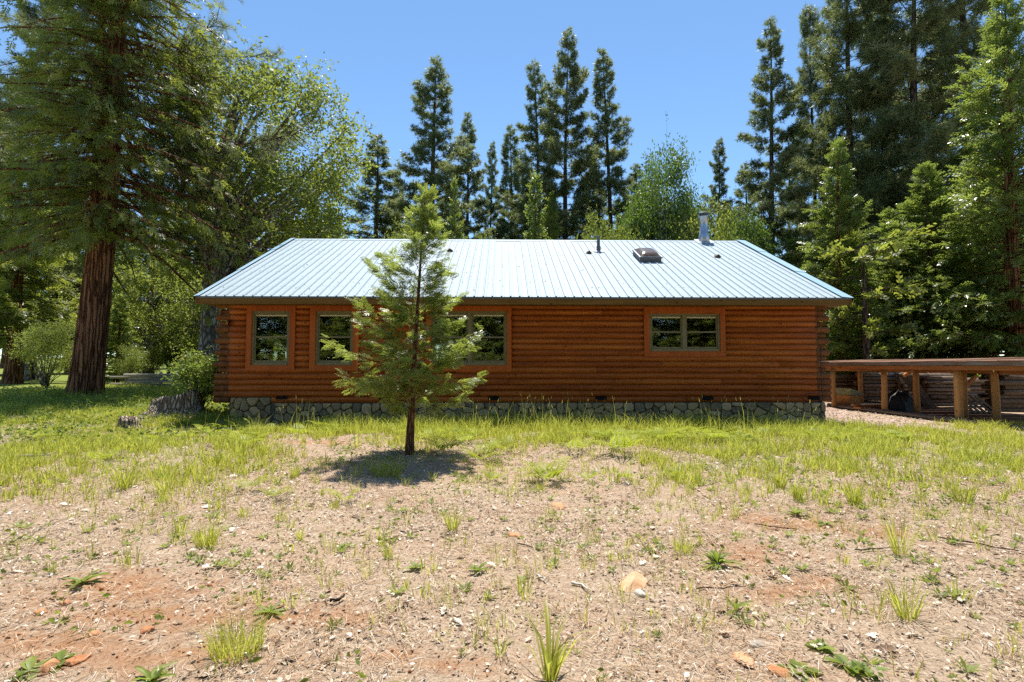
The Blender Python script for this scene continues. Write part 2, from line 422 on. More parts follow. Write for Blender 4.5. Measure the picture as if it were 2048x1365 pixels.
gmat = np.where(gy < 13.5, gm * .5, gm)
nxv, nyv = len(xs), len(ys)
idx = np.arange(nxv*nyv).reshape(nyv, nxv)
F = np.stack([idx[:-1,:-1], idx[:-1,1:], idx[1:,1:], idx[1:,:-1]], -1).reshape(-1, 4)
ground = ob('ground', mesh_np('ground', np.stack([gx, gy, gzv], -1).reshape(-1, 3), F, M['ground'], smooth=True,
                              extra={'red': redmask(gx, gy).ravel(), 'green': gmat.ravel()}))
kind(ground, 'structure')
# path of pale chips between cabin and woodshed
pa = []
for (a, b) in [((1648,812),(1672,812)),((1646,826),(1700,826)),((1652,838),(1790,840)),((1720,851),(1900,856)),((1850,865),(2060,876)),((1990,876),(2300,890))]:
    A, B = gpt(*a), gpt(*b); pa.append([A.lerp(B, k/8) for k in range(9)])
pv = []; 
for i in range(len(pa)-1):
    for s in range(6):
        for k in range(9):
            q = pa[i][k].lerp(pa[i+1][k], s/6); pv.append((q.x, q.y))
pv += [(q.x, q.y) for q in pa[-1]]
pv = np.array(pv); pn = len(pv)//9
pzz = gz(pv[:,0], pv[:,1]) + .016 + (vnoise(pv[:,0]*5, pv[:,1]*5, 8)-.5)*.01
ii = np.arange(pn*9).reshape(pn, 9)
kind(ob('path', mesh_np('path', np.c_[pv, pzz], np.stack([ii[:-1,:-1], ii[1:,:-1], ii[1:,1:], ii[:-1,1:]], -1).reshape(-1,4), M['path'], smooth=True)), 'structure')

# ---------------------------------------------------------------- log cabin
YF, YR, YE = 13.33, 18.40, 12.70           # front wall, ridge, eave
YB = 2*YR - YF
XL, XR = -7.17, 8.42                       # wall corners
RL, RR = -7.75, 9.03                       # roof edges
ZE, ZR = 3.28, 6.19
HC, Z0, NC = .1552, .55, 17
cabin = thing('log_cabin', ((XL+XR)/2, YF, 0), 'long orange log cabin with pale blue metal roof and stone footing', 'house')
def fx(px, py): p = at(px, py, YF); return p.x, p.z

def cell_wall(name, org, U, N, length, z0, z1, openings, th, mat, parent):
    us = sorted({0, length, *[o[0] for o in openings], *[o[1] for o in openings]})
    zs = sorted({z0, z1, *[o[2] for o in openings], *[o[3] for o in openings]})
    mb = MB()
    for a, b in zip(us[:-1], us[1:]):
        runs = []
        for c, d in zip(zs[:-1], zs[1:]):
            if any(o[0] <= a+1e-6 and b <= o[1]+1e-6 and o[2] <= c+1e-6 and d <= o[3]+1e-6 for o in openings): continue
            if runs and abs(runs[-1][1]-c) < 1e-6: runs[-1][1] = d
            else: runs.append([c, d])
        for c, d in runs:
            P = [org+U*u - N*o_ + Vector((0,0,z)) for o_ in (0, th) for u, z in ((a,c),(b,c),(b,d),(a,d))]
            mb.add(P, [(0,1,2,3),(7,6,5,4),(0,4,5,1),(1,5,6,2),(2,6,7,3),(3,7,4,0)])
    return ob(name, mb.mesh(name, mat), parent)

def log_wall(org, U, N, length, openings, mat, parent, joints=True, seed=1, skip=None):
    rg = random.Random(seed)
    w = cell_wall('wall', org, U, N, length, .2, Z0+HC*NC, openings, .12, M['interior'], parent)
    for c in range(NC):
        za, zb = Z0 + c*HC, Z0 + (c+1)*HC; zm = (za+zb)/2
        segs = [[0.0, length]]
        if skip and c == 0: segs = [[skip, length]]
        for o in openings:
            if o[2]-.02 < zm < o[3]+.02:
                ns = []
                for a, b in segs:
                    if o[1] <= a or o[0] >= b: ns.append([a, b])
                    else:
                        if o[0]-a > .05: ns.append([a, o[0]-.06])
                        if b-o[1] > .05: ns.append([o[1]+.06, b])
                segs = ns
        fin = []
        for a, b in segs:
            while joints and b-a > 3.9:
                k = a + rg.uniform(2.2, 4.2); fin.append([a, k]); a = k
            fin.append([a, b])
        for a, b in fin:
            a += .002; b -= .002
            prof = []
            dp = rg.uniform(-.004, .004); K = 9
            for k in range(K):
                s = k/(K-1); prof.append((.006 + dp +   .074*math.sin(math.pi*min(1, max(0, .03+.94*s)))**.62, za+.003+(HC-.006)*s))
            nseg = max(1, int((b-a)/.8)); vs = []
            for q in range(nseg+1):
                u = a+(b-a)*q/nseg; wv = rg.uniform(-.0025, .0025)
                vs += [org + U*u + N*(o_+wv) + Vector((0,0,z+wv*.5)) for o_, z in prof]
            fs = [(q*K+k, (q+1)*K+k, (q+1)*K+k+1, q*K+k+1) for q in range(nseg) for k in range(K-1)]
            fs += [tuple(range(K)), tuple(nseg*K+k for k in range(K))[::-1]]
            ob('log', MB().add(vs, fs).mesh('log', mat, True), w)
    return w

WINS = [  # casing px box, frame px box, mullions px, mid rail py, label
    ((497,612,591,742),(507,623,580,731),[],674,'single window beside the left corner'),
    ((623,612,718,742),(634,623,707,731),[],674,'second window from the left corner'),
    ((853,612,1023,743),(864,623,1014,731),[940],674,'wide pair of windows behind the young cedar'),
    ((1286,615,1449,714),(1297,627,1439,704),[1367],663,'low pair of windows towards the right end')]
ops = []
for cb, fb, mu, mr, lab in WINS:
    x0, z1 = fx(fb[0], fb[1]); x1, z0 = fx(fb[2], fb[3]); ops.append((x0-XL, x1-XL, z0, z1))
front = log_wall(Vector((XL, YF, 0)), Vector((1,0,0)), Vector((0,-1,0)), XR-XL, ops, M['log'], cabin, seed=5, skip=1.12)
LWIN = [(YB-YF-3.6, YB-YF-2.2, 1.25, 2.55)]
log_wall(Vector((XL, YB, 0)), Vector((0,-1,0)), Vector((-1,0,0)), YB-YF, LWIN, M['log_side'], cabin, seed=6)
log_wall(Vector((XR, YF, 0)), Vector((0,1,0)), Vector((1,0,0)), YB-YF, [], M['log_side'], cabin, seed=7)
log_wall(Vector((XR, YB, 0)), Vector((-1,0,0)), Vector((0,1,0)), XR-XL, [(2.5,4.2,1.2,2.6),(10.5,12.2,1.2,2.6)], M['log'], cabin, seed=8)
for X, s in ((XL, -1), (XR, 1)):     # gable boards above the side walls
    zt = Z0+HC*NC; mb = MB()
    for k in range(16):
        a, b = YF + (YB-YF)*k/16, YF + (YB-YF)*(k+1)/16 - .006
        za, zb = [ZE-.16 + (ZR-ZE)*(1-abs(y-YR)/(YR-YE)) for y in (a, b)]
        xa, xb = X - .03, X + .03
        mb.add([(xa,a,zt),(xa,b,zt),(xa,b,zb),(xa,a,za),(xb,a,zt),(xb,b,zt),(xb,b,zb),(xb,a,za)],
               [(0,3,2,1),(4,5,6,7),(0,1,5,4),(1,2,6,5),(2,3,7,6),(3,0,4,7)])
    ob('gable_boards', mb.mesh('gable_boards', M['log_side']), cabin)
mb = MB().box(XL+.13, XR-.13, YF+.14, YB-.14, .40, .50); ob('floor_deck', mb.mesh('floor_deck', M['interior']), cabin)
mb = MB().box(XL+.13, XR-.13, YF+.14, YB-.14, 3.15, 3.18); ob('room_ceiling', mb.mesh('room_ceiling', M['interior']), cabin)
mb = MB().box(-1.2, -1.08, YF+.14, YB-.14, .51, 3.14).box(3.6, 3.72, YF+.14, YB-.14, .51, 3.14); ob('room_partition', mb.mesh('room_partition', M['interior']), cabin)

# crossing log ends on the two front corners
rg = random.Random(3)
for X, s in ((XL, -1), (XR, 1)):
    mb = MB().box(min(X, X+s*.10), max(X, X+s*.10), YF+.02, YF+.10, Z0+4*HC, Z0+NC*HC)
    ob('corner_board', mb.mesh('corner_board', M['log_end']), cabin)
    for c in range(NC):
        zc = Z0 + (c+.5)*HC
        L = (.40 if c % 2 == 0 else .33) + rg.uniform(-.015, .015)
        if c < 4: L = .42
        r = HC*.53 if c % 2 == 0 or c < 4 else HC*.45
        yy = YF + .045 if c % 2 == 0 or c < 4 else YF+.085
        ob('log_end', MB().tube([(X - s*.0 + s*.006, yy, zc), (X+s*L*.5, yy, zc+rg.uniform(-.004,.004)), (X+s*(L-.02), yy, zc), (X+s*L, yy, zc)], [r, r*.99, r*.97, r*.86], 12).mesh('log_end', M['log_end'], False), cabin)

# windows
for (cb, fb, mu, mr, lab), o in zip(WINS, ops):
    cx0, cz1 = fx(cb[0], cb[1]); cx1, cz0 = fx(cb[2], cb[3])
    x0, x1, z0, z1 = o[0]+XL, o[1]+XL, o[2], o[3]
    yo = YF - .092
    fw = .055
    mb = MB(); y0, y1 = YF-.055, YF+.05
    mb.box(x0, x0+fw, y0, y1, z0, z1).box(x1-fw, x1, y0, y1, z0, z1).box(x0+fw, x1-fw, y0, y1, z1-fw, z1).box(x0+fw, x1-fw, y0-.012, y1, z0, z0+fw+.02)
    cols = [x0+fw] ; mxs = [fx(m_, 670)[0] for m_ in mu]
    for m_ in mxs: mb.box(m_-.05, m_+.05, y0-.004, y1, z0+fw+.02, z1-fw)
    win = ob('window', mb.mesh('window', M['frame']), cabin); win['label'] = lab
    # casing boards (mitred look: head and sill between the jambs stand 3 mm proud)
    for nm, bx in (('casing', (cx0, x0, yo, YF-.0, cz0, cz1)), ('casing', (x1, cx1, yo, YF-.0, cz0, cz1)),
                   ('casing', (x0, x1, yo+.003, YF, z1, cz1)), ('casing', (x0, x1, yo+.003, YF, cz0, z0))):
        ob(nm, MB().box(*bx).mesh('casing', M['casing']), win)
    zr = fx(0, mr)[1]
    edges = [x0+fw] + [e for m_ in mxs for e in (m_-.05, m_+.05)] + [x1-fw]
    for a, b in zip(edges[::2], edges[1::2]):
        zb_, zt_ = z0+fw+.02, z1-fw; sw = .035
        mb = MB(); ya, yb = YF-.028, YF+.02
        mb.box(a, a+sw, ya, yb, zb_, zt_).box(b-sw, b, ya, yb, zb_, zt_).box(a+sw, b-sw, ya, yb, zt_-sw, zt_).box(a+sw, b-sw, ya, yb, zb_, zb_+sw*1.5).box(a+sw, b-sw, ya-.006, yb, zr-.02, zr+.02)
        ob('sash', mb.mesh('sash', M['frame']), win)
        ob('pane', MB().box(a+sw, b-sw, YF-.006, YF-.002, zb_+sw*1.5, zr-.02).mesh('pane', M['glass']), win)
        ob('pane', MB().box(a+sw, b-sw, YF-.003, YF+.001, zr+.02, zt_-sw).mesh('pane', M['glass']), win)
        ob('blind', MB().tube([(a+sw, YF+.0, zt_-sw-.022), (b-sw, YF+.0, zt_-sw-.022)], [.0]*2 if False else [.022,.022], 8).mesh('blind', M['blind']), win)
# side window frame
mb = MB(); a = YF+2.2; b = YF+3.6
mb.box(XL-.06, XL+.03, a, a+.06, 1.25, 2.55).box(XL-.06, XL+.03, b-.06, b, 1.25, 2.55).box(XL-.06, XL+.03, a+.06, b-.06, 2.49, 2.55).box(XL-.06, XL+.03, a+.06, b-.06, 1.25, 1.31)
ob('window', mb.mesh('window', M['frame']), cabin)

# crawl space vents in the lowest log
vent_me = None
for px in (566, 771, 988, 1201, 1413, 1625):
    vx, vz = fx(px, 796.5); w, h = .155, .052
    if vent_me is None:
        pts = []
        for cx_, a0 in ((w-h, -90), (-(w-h), 90)):
            for k in range(7): an = math.radians(a0+180*k/6); pts.append((cx_+h*math.cos(an), h*math.sin(an)))
        mb = MB(); n = len(pts)
        mb.add([(x,-.012,z) for x,z in pts]+[(x,.03,z) for x,z in pts]+[(x*.93,-.002,z*.80) for x,z in pts],
               [(i,(i+1)%n,n+(i+1)%n,n+i) for i in range(n)]+[(i,2*n+i,2*n+(i+1)%n,(i+1)%n) for i in range(n)]+[tuple(2*n+i for i in range(n))])
        for k in range(5): zz = -.03+.015*k; mb.box(-.12,.12,-.007,-.004,zz-.002,zz+.002)
        vent_me = mb.mesh('vent', M['black'])
    ob('vent', vent_me, cabin, loc=(vx, YF-.080, vz))

# stone footing: irregular cells, each stone a piece of its own
FX0, FX1 = XL+.06, XR+.22
foot = ob('foundation', MB().box(FX0, FX1, YF-.02, YF+.3, -.25, Z0-.004).box(FX0, XL+1.10, YF-.02, YF+.02, Z0-.003, Z0+HC-.01).mesh('foundation', M['mortar']), cabin)
def clip(poly, px, py, nx, ny):
    out = []
    for i in range(len(poly)):
        a, b = poly[i], poly[(i+1) % len(poly)]
        da = (a[0]-px)*nx+(a[1]-py)*ny; db = (b[0]-px)*nx+(b[1]-py)*ny
        if da <= 0: out.append(a)
        if (da < 0) != (db < 0) and da != db:
            k = da/(da-db); out.append((a[0]+(b[0]-a[0])*k, a[1]+(b[1]-a[1])*k))
    return out
rg = random.Random(21); seeds = []
x = FX0+.05
while x < FX1-.03:
    top = Z0 + (HC-.02 if x < XL+1.05 else -.01); z = -.12 + rg.uniform(0,.08)
    while z < top-.03:
        seeds.append((x+rg.uniform(-.11,.11), min(z+rg.uniform(-.035,.035), top-.04))); z += rg.uniform(.09,.26)
    x += rg.uniform(.12,.36)
for i, s in enumerate(seeds):
    top = Z0 + (HC-.015 if s[0] < XL+1.10 else -.008)
    lim = XL+1.10
    poly = [(max(FX0, s[0]-.4),-.2),(min(FX1, s[0]+.4),-.2),(min(FX1, s[0]+.4),top),(max(FX0, s[0]-.4),top)]
    if s[0] < lim: poly = clip(poly, lim, 0, 1, 0)
    for j, q in enumerate(seeds):
        if i != j and abs(q[0]-s[0]) < .8:
            poly = clip(poly, (s[0]+q[0])/2, (s[1]+q[1])/2, q[0]-s[0], q[1]-s[1])
            if len(poly) < 3: break
    if len(poly) < 3: continue
    cx_ = sum(a for a, _ in poly)/len(poly); cz_ = sum(b for _, b in poly)/len(poly)
    pl = []
    for k in range(len(poly)):          # round the corners
        a, b = poly[k], poly[(k+1) % len(poly)]
        for f in (.22, .78): pl.append((a[0]+(b[0]-a[0])*f, a[1]+(b[1]-a[1])*f))
    n = len(pl); sh = lambda f: [(cx_+(a-cx_)*f, cz_+(b-cz_)*f) for a, b in pl]
    dp = rg.uniform(.035,.075); vs = []
    for f, d in ((.93, 0), (.90, dp*.7), (.70, dp)):
        vs += [(a, YF-.022-d-(rg.uniform(0,.006) if d else 0), b) for a, b in sh(f)]
    fs = [(r*n+k, r*n+(k+1) % n, (r+1)*n+(k+1) % n, (r+1)*n+k) for r in range(2) for k in range(n)] + [tuple(2*n+k for k in range(n))]
    ob('stone', MB().add(vs, fs).mesh('stone', M['stone'], False), foot)

# roof: deck, ribbed sheets, ridge cap, rake flashing, fascia
ang = math.atan2(ZR-ZE, YR-YE); SL = math.hypot(ZR-ZE, YR-YE)
def roofpt(X, Y, up=0.0):
    return Vector((X, Y - math.sin(ang)*up, ZE + (Y-YE)*math.tan(ang) + math.cos(ang)*up))
mb = MB()
for sy in (1, -1):
    Ye, Yr = (YE, YR) if sy == 1 else (2*YR-YE, YR)
    a = [(RL+.02,Ye+sy*.03,ZE-.03),(RR-.02,Ye+sy*.03,ZE-.03),(RR-.02,Yr,ZR-.045),(RL+.02,Yr,ZR-.045)]
    mb.add(a+[(x,y,z-.11) for x,y,z in a], [(0,1,2,3),(7,6,5,4),(0,4,5,1),(1,5,6,2),(2,6,7,3),(3,7,4,0)] if sy == 1 else [(3,2,1,0),(4,5,6,7),(1,5,4,0),(2,6,5,1),(3,7,6,2),(0,4,7,3)])
roof = ob('roof', mb.mesh('roof', M['fascia']), cabin)
NP = 18; PW = (RR-RL)/NP; NRB = 4; pitch = PW/NRB
prof = []
for k in range(NRB):
    b = k*pitch
    prof += [(b,0),(b+.010,0),(b+.022,.026),(b+.046,.026),(b+.058,0)]
    prof += [(b+pitch*.5-.012,0),(b+pitch*.5,.004),(b+pitch*.5+.012,0)]
prof.append((PW-.0005,0))
L = SL - .10
mb = MB(); n = len(prof); NS = 4
for q in range(NS+1): mb.v += [(x, L*q/NS, z) for x, z in prof]
mb.f += [(q*n+i, q*n+i+1, (q+1)*n+i+1, (q+1)*n+i) for q in range(NS) for i in range(n-1)]
mb.v += [(x, 0, z-.012) for x, z in prof]; k0 = (NS+1)*n
mb.f += [(i, k0+i, k0+i+1, i+1) for i in range(n-1)]
nroof = len(mb.f)
for r in range(10):
    y = .10 + (L-.2)*r/9
    for k in range(NRB):
        for xx in (k*pitch+.085, k*pitch+pitch-.028):
            mb.lathe([(.008,0),(.008,.006)], 5, (xx, y, .0005))
pm = mb.mesh('panel', M['roof']); pm.materials.append(M['screw'])
mi = [0]*len(pm.polygons); mi[nroof:] = [1]*(len(mi)-nroof); pm.polygons.foreach_set('material_index', mi)
for k in range(NP):
    ob('panel', pm, roof, loc=(RL+k*PW, YE, ZE), rot=(ang+rg.uniform(-.0012,.0012), 0, 0))
for k in range(NP):
    ob('panel', pm, roof, loc=(RR-k*PW, 2*YR-YE, ZE), rot=(ang, 0, math.pi))
mb = MB(); w = .17; zc = ZR+.012
for X0 in np.linspace(RL, RR, 7)[:-1]:
    X1 = X0+(RR-RL)/6+.01; dz = .002*(1 if int(X0*10) % 2 else 0)
    a = [(X, YR+yy, zc+zz+dz) for X in (X0, X1) for yy, zz in ((-w,-w*math.tan(ang)-.012),(-w,-w*math.tan(ang)),(-.02,0),(.02,0),(w,-w*math.tan(ang)),(w,-w*math.tan(ang)-.012))]
    mb.add(a, [(i, i+6, i+7, i+1) for i in range(5)])
ob('ridge_cap', mb.mesh('ridge_cap', M['roof']), roof)
# rake flashing, three overlapping lengths on each gable edge
for X, s in ((RR, 1), (RL, -1)):
    cuts = [(0.0, .36), (.355, .735), (.73, 1.0)]
    for i, (a, b) in enumerate(cuts):
        Ya, Yb = YE+(YR-YE)*a - (.02 if a == 0 else 0), YE+(YR-YE)*b
        wi = .27 if s > 0 else .12; h0, h1 = .034+.012*i, .034+.012*i
        ex = X+s*(.05+.012*i)
        A = [roofpt(X-s*wi, Ya, h0), roofpt(ex, Ya, h0-.030), roofpt(ex, Ya, h0-.15), roofpt(X-s*wi, Yb, h1), roofpt(ex, Yb, h1-.030), roofpt(ex, Yb, h1-.15)]
        fs = [(0,1,4,3),(1,2,5,4)]
        if s < 0: fs = [f[::-1] for f in fs]
        B = [v - Vector((0,0,.004)) for v in A]
        ob('rake_flashing', MB().add(A+B, fs+[tuple(i_+6 for i_ in f[::-1]) for f in fs]+[(0,6,7,1),(1,7,8,2)]).mesh('rake_flashing', M['trim']), roof)
    for sy in (1, -1):
        Ye = YE if sy == 1 else 2*YR-YE
        mb = MB(); xx = X - s*.01
        a = [(xx-.02,Ye,ZE-.025),(xx+.02,Ye,ZE-.025),(xx+.02,YR,ZR-.03),(xx-.02,YR,ZR-.03)]
        mb.add(a+[(x,y,z-.17) for x,y,z in a], [(0,1,2,3),(7,6,5,4),(0,4,5,1),(1,5,6,2),(2,6,7,3),(3,7,4,0)])
        ob('barge_board', mb.mesh('barge_board', M['fascia']), roof)
ob('fascia_board', MB().box(RL+.03, 1.4, YE+.015, YE+.055, ZE-.195, ZE-.02).mesh('fascia_board', M['fascia']), roof)
ob('fascia_board', MB().box(1.403, RR-.03, YE+.015, YE+.055, ZE-.195, ZE-.02).mesh('fascia_board', M['fascia']), roof)
ob('fascia_board', MB().box(RL+.03, RR-.03, 2*YR-YE-.055, 2*YR-YE-.015, ZE-.195, ZE-.02).mesh('fascia_board', M['fascia']), roof)
ob('drip_edge', MB().box(RL, RR, YE+.003, YE+.013, ZE-.048, ZE-.004).mesh('drip_edge', M['eave']), roof)
ob('soffit', MB().box(RL+.05, RR-.05, YE+.06, YF-.0, ZE-.175, ZE-.155).mesh('soffit', M['fascia']), roof)

def on_roof(px, py):
    d = ray(px, py); n = Vector((0, -math.sin(ang), math.cos(ang))); p0 = Vector((0, YE, ZE))
    tt = (p0 - Vector((0,0,EYE))).dot(n)/d.dot(n); return Vector((0,0,EYE)) + d*tt
def flash(name, p, w, l, mat, parent):
    mb = MB(); q = []
    for dx, dy in ((-w,-l),(w,-l),(w,l),(-w,l)):
        q.append(roofpt(p.x+dx, p.y+dy*math.cos(ang), .034))
    mb.add(q+[v-Vector((0,0,.012)) for v in q], [(0,1,2,3),(0,4,5,1),(1,5,6,2),(2,6,7,3),(3,7,4,0)])
    return ob(name, mb.mesh(name, mat), parent)
p = on_roof(1408, 484)
ch = ob('chimney_pipe', MB().lathe([(.20,-.10),(.20,.16),(.185,.24),(.175,.27),(.17,.275),(.17,.33),(.155,.34),(.150,.92),(.165,.925),(.165,.955),(.12,.96)], 24, tuple(p)).mesh('chimney_pipe', M['pipe'], True), roof)
flash('flashing', p, .30, .26, M['lead'], ch)
ob('chimney_cap', MB().lathe([(.11,.955),(.11,1.0),(.14,1.0),(.14,1.03),(.21,1.035),(.21,1.06),(.15,1.09),(.05,1.10)], 20, tuple(p)).mesh('chimney_cap', M['pipe_dark'], False), ch)
p = on_roof(1197, 503)
vp = ob('vent_pipe', MB().lathe([(.075,-.06),(.085,.05),(.065,.11),(.072,.12),(.072,.17),(.056,.18),(.054,.46),(.075,.465),(.075,.52),(.05,.53)], 16, tuple(p)).mesh('vent_pipe', M['pipe_dark'], True), roof)
flash('flashing', p, .17, .15, M['lead'], vp)
# skylight: curb and smoked dome
cs = [on_roof(*q) for q in ((1277,529),(1321,529),(1297,503),(1262,503))]
cen = on_roof(1293, 517); wx = .34; ly = .48
def rl(dx, dl, up): return roofpt(cen.x+dx, cen.y+dl*math.cos(ang), up)
sk = MB()
for (w_, l_, u0, u1) in ((wx, ly, .01, .13), (wx+.03, ly+.03, .13, .165)):
    a = [rl(i*w_, j*l_, u) for u in (u0, u1) for i, j in ((-1,-1),(1,-1),(1,1),(-1,1))]
    sk.add(a, [(4,5,6,7),(0,1,5,4),(1,2,6,5),(2,3,7,6),(3,0,4,7)])
skl = ob('skylight', sk.mesh('skylight', M['pipe_dark']), roof)
G = 13; vs = []; 
for j in range(G):
    for i in range(G):
        a, b = -1+2*i/(G-1), -1+2*j/(G-1)
        vs.append(rl(a*wx*.97, b*ly*.97, .168+.125*((1-a**4)*(1-b**4))**.75))
ob('dome', MB().add(vs, [(j*G+i, j*G+i+1, (j+1)*G+i+1, (j+1)*G+i) for j in range(G-1) for i in range(G-1)]).mesh('dome', M['dome'], True), skl)
mb = MB()
for i in (-1, 1):
    mb.bar(rl(i*(wx+.005), -ly, .172), rl(i*(wx+.005), ly, .172), .03, .014); mb.bar(rl(-wx, i*(ly+.005), .172), rl(wx, i*(ly+.005), .172), .03, .014)
ob('retaining_rim', mb.mesh('retaining_rim', M['lead']), skl)
for px, py, s in ((900,503,.10),(1178,507,.09),(1435,515,.10)):    # small brown hooded vents
    p = on_roof(px, py); a = [roofpt(p.x-s*1.4, p.y-.05, .0), roofpt(p.x+s*1.4, p.y-.05, .0), roofpt(p.x, p.y-.05, s*1.2), roofpt(p.x-s*.5, p.y+.16, .02), roofpt(p.x+s*.5, p.y+.16, .02)]
    ob('roof_vent', MB().add(a, [(0,1,2),(0,2,3),(1,4,2),(2,4,3)]).mesh('roof_vent', M['pipe_dark'] if False else m_plain('brown vent hood', (.10,.055,.035), .7)), roof)

# cable hanging off the right corner and looped over the last vent
pts = []
for k in range(10): pts.append((XR+.10+.01*math.sin(k*1.7), YF-.09-.005*k % .02, 2.05-.133*k))
cx_, cz_ = fx(1621, 796)
for k in range(1, 26):
    a = math.radians(20-330*k/25); pts.append((cx_+.27*math.cos(a)+.0, YF-.095-.01*math.sin(k), cz_+.115*math.sin(a)+.01))
tag(ob('power_cable', MB().tube(pts, [.009]*len(pts), 6).mesh('power_cable', M['cable'], True)), 'black cable hanging down the right corner and looped on the wall', 'cable')

# things seen faintly inside through the glass
def chair(loc, rz):
    t_ = thing('dining_chair', loc, 'wooden chair behind the leftmost window', 'chair', rotz=rz)
    m = M['post']
    ob('seat', MB().box(-.22,.22,-.22,.22,.43,.47).mesh('seat', m), t_, keep=False)
    for sx in (-1,1):
        for sy in (-1,1): ob('leg', MB().box(sx*.19-.02,sx*.19+.02,sy*.19-.02,sy*.19+.02,0,.43).mesh('leg', m), t_, keep=False)
        ob('back_post', MB().box(sx*.2-.02,sx*.2+.02,.19,.225,.47,1.0).mesh('back_post', m), t_, keep=False)
    for z in (.62,.78,.93): ob('back_slat', MB().box(-.18,.18,.195,.22,z-.03,z+.035).mesh('back_slat', m), t_, keep=False)
p = at(537, 706, 14.5); chair((p.x, 14.5, .50), math.pi)
p = at(1400, 700, 13.75); orn = thing('carved_bird', (p.x, 13.72, .0), 'pale carved bird standing behind the low right window', 'ornament')
x_, z_ = p.x, at(1400, 698, 13.72).z
ob('body', MB().tube([(x_-.10,13.72,z_+.02),(x_-.05,13.72,z_+.12),(x_+.01,13.72,z_+.22),(x_+.07,13.72,z_+.31),(x_+.08,13.72,z_+.36)],[.03,.07,.075,.045,.05],10,jit=.25).mesh('body', m_plain('pale carved wood',(.62,.55,.34),.7,.3,scale=30), True), orn)
ob('beak', MB().tube([(x_+.08,13.72,z_+.36),(x_+.13,13.70,z_+.34)],[.02,.004],6).mesh('beak', M['post']), orn)
ob('stand', MB().box(x_-.14,x_+.08,13.66,13.78,.5,z_+.012).mesh('stand', M['interior']), orn)
p = at(652, 700, 13.85); hg = thing('crescent_ornament', (p.x, 13.85, p.z), 'brass crescent hanging inside the second window', 'ornament')
ob('crescent', MB().tube([(p.x+.15*math.cos(a), 13.85, p.z+.17*math.sin(a)) for a in np.linspace(1.2,5.6,18)], [.004+.020*math.sin(math.pi*k/17) for k in range(18)], 7).mesh('crescent', m_plain('brass', (.6,.42,.12), .35, .5, .8), True), hg)
ob('hanging_cord', MB().tube([(p.x+.05,13.85,p.z+.16),(p.x+.05,13.85,3.14)],[.004,.004],5).mesh('hanging_cord', M['cable']), hg)

# ---------------------------------------------------------------- woodshed
shed = thing('woodshed', (12.4, 14, 0), 'low open woodshed of peeled posts with a nearly flat plank roof', 'shed')
SX = 12.0
def post(x, y, zt, r=.085, m='post'):
    zb = gz1(x, y) - .1
    pts = [(x+rg.uniform(-.01,.01), y+rg.uniform(-.01,.01), zb+(zt-zb)*k/5) for k in range(6)]
    return ob('post', MB().tube(pts, [r*1.08, r*1.03, r, r*.98, r*.96, r*.95], 12, jit=.07, rng=rg).mesh('post', M[m], True), shed)
for px, D in ((1667,17.9),(1769,15.7),(1916,13.15)): q = at(px, 780, D); post(q.x, D, 1.40, .085 if D > 13.5 else .095)
for px, D in ((1721,20.0),(1833,15.2),(1927,13.6),(1990,13.0)): q = at(px, 780, D); post(q.x, D, 1.40, .085)
for px, D in ((1804,22.5),(1862,20.5),(2060,17),(2150,11.4)): q = at(px, 780, D); post(q.x, D, 1.42, .09)
q0, q1 = at(1660, 731, 18.4), at(2400, 735, 8.6)
ya, yb = 18.5, 8.8
ob('eave_beam', MB().bar((SX-.02, ya, 1.46), (SX-.02, yb, 1.46), .10, .11).mesh('eave_beam', M['beam']), shed)
yy = ya+.05; k = 0
while yy > yb:
    l = rg.uniform(2.0, 3.6); e = max(yb, yy-l)
    ob('eave_plank', MB().bar((SX-.10+rg.uniform(-.008,.008), yy, 1.575+rg.uniform(-.01,.01)), (SX-.10, e+.01, 1.575+rg.uniform(-.01,.01)), .035, .105).mesh('eave_plank', M['old_wood']), shed); yy = e
for X_ in (13.1, 15.2): ob('rail_beam', MB().bar((X_, 21.5, 1.38), (X_, yb, 1.36), .09, .12).mesh('rail_beam', M['beam']), shed)
yy = 22.0
while yy > yb:
    w_ = rg.uniform(.20,.30)
    x1_ = 15.4+rg.uniform(-.15,.15)
    if yy > 19.2: x0_ = 13.6
    else: x0_ = SX-.13+rg.uniform(-.03,.03)
    z0_ = 1.635+.0+rg.uniform(-.006,.006); dzdx = .03
    ob('roof_plank', MB().bar((x0_, yy, z0_+(x0_-SX)*dzdx), (x1_, yy, z0_+(x1_-SX)*dzdx+rg.uniform(0,.03)), w_, .025).mesh('roof_plank', M['rust_wood']), shed); yy -= w_+.006
for a, b in (((1808,752),(1825,742)),((1930,775),(1952,752))):
    A, B = at(a[0], a[1], 14.5), at(b[0], b[1], 14.5); ob('brace', MB().bar(A, B, .07, .09).mesh('brace', M['beam']), shed)
zf = .03
mb = MB().box(SX+.05, 15.3, yb, 18.3, zf-.1, zf+.05); ob('earth_floor', mb.mesh('earth_floor', m_plain('trodden earth', (.16,.095,.06), .95, .1, scale=20, bump=.5)), shed)
ob('sill_log', MB().tube([(SX+.02, 18.3, .07),(SX, 13, .07),(SX, yb, .07)],[.07,.075,.07],10).mesh('sill_log', M['old_wood'], True), shed)
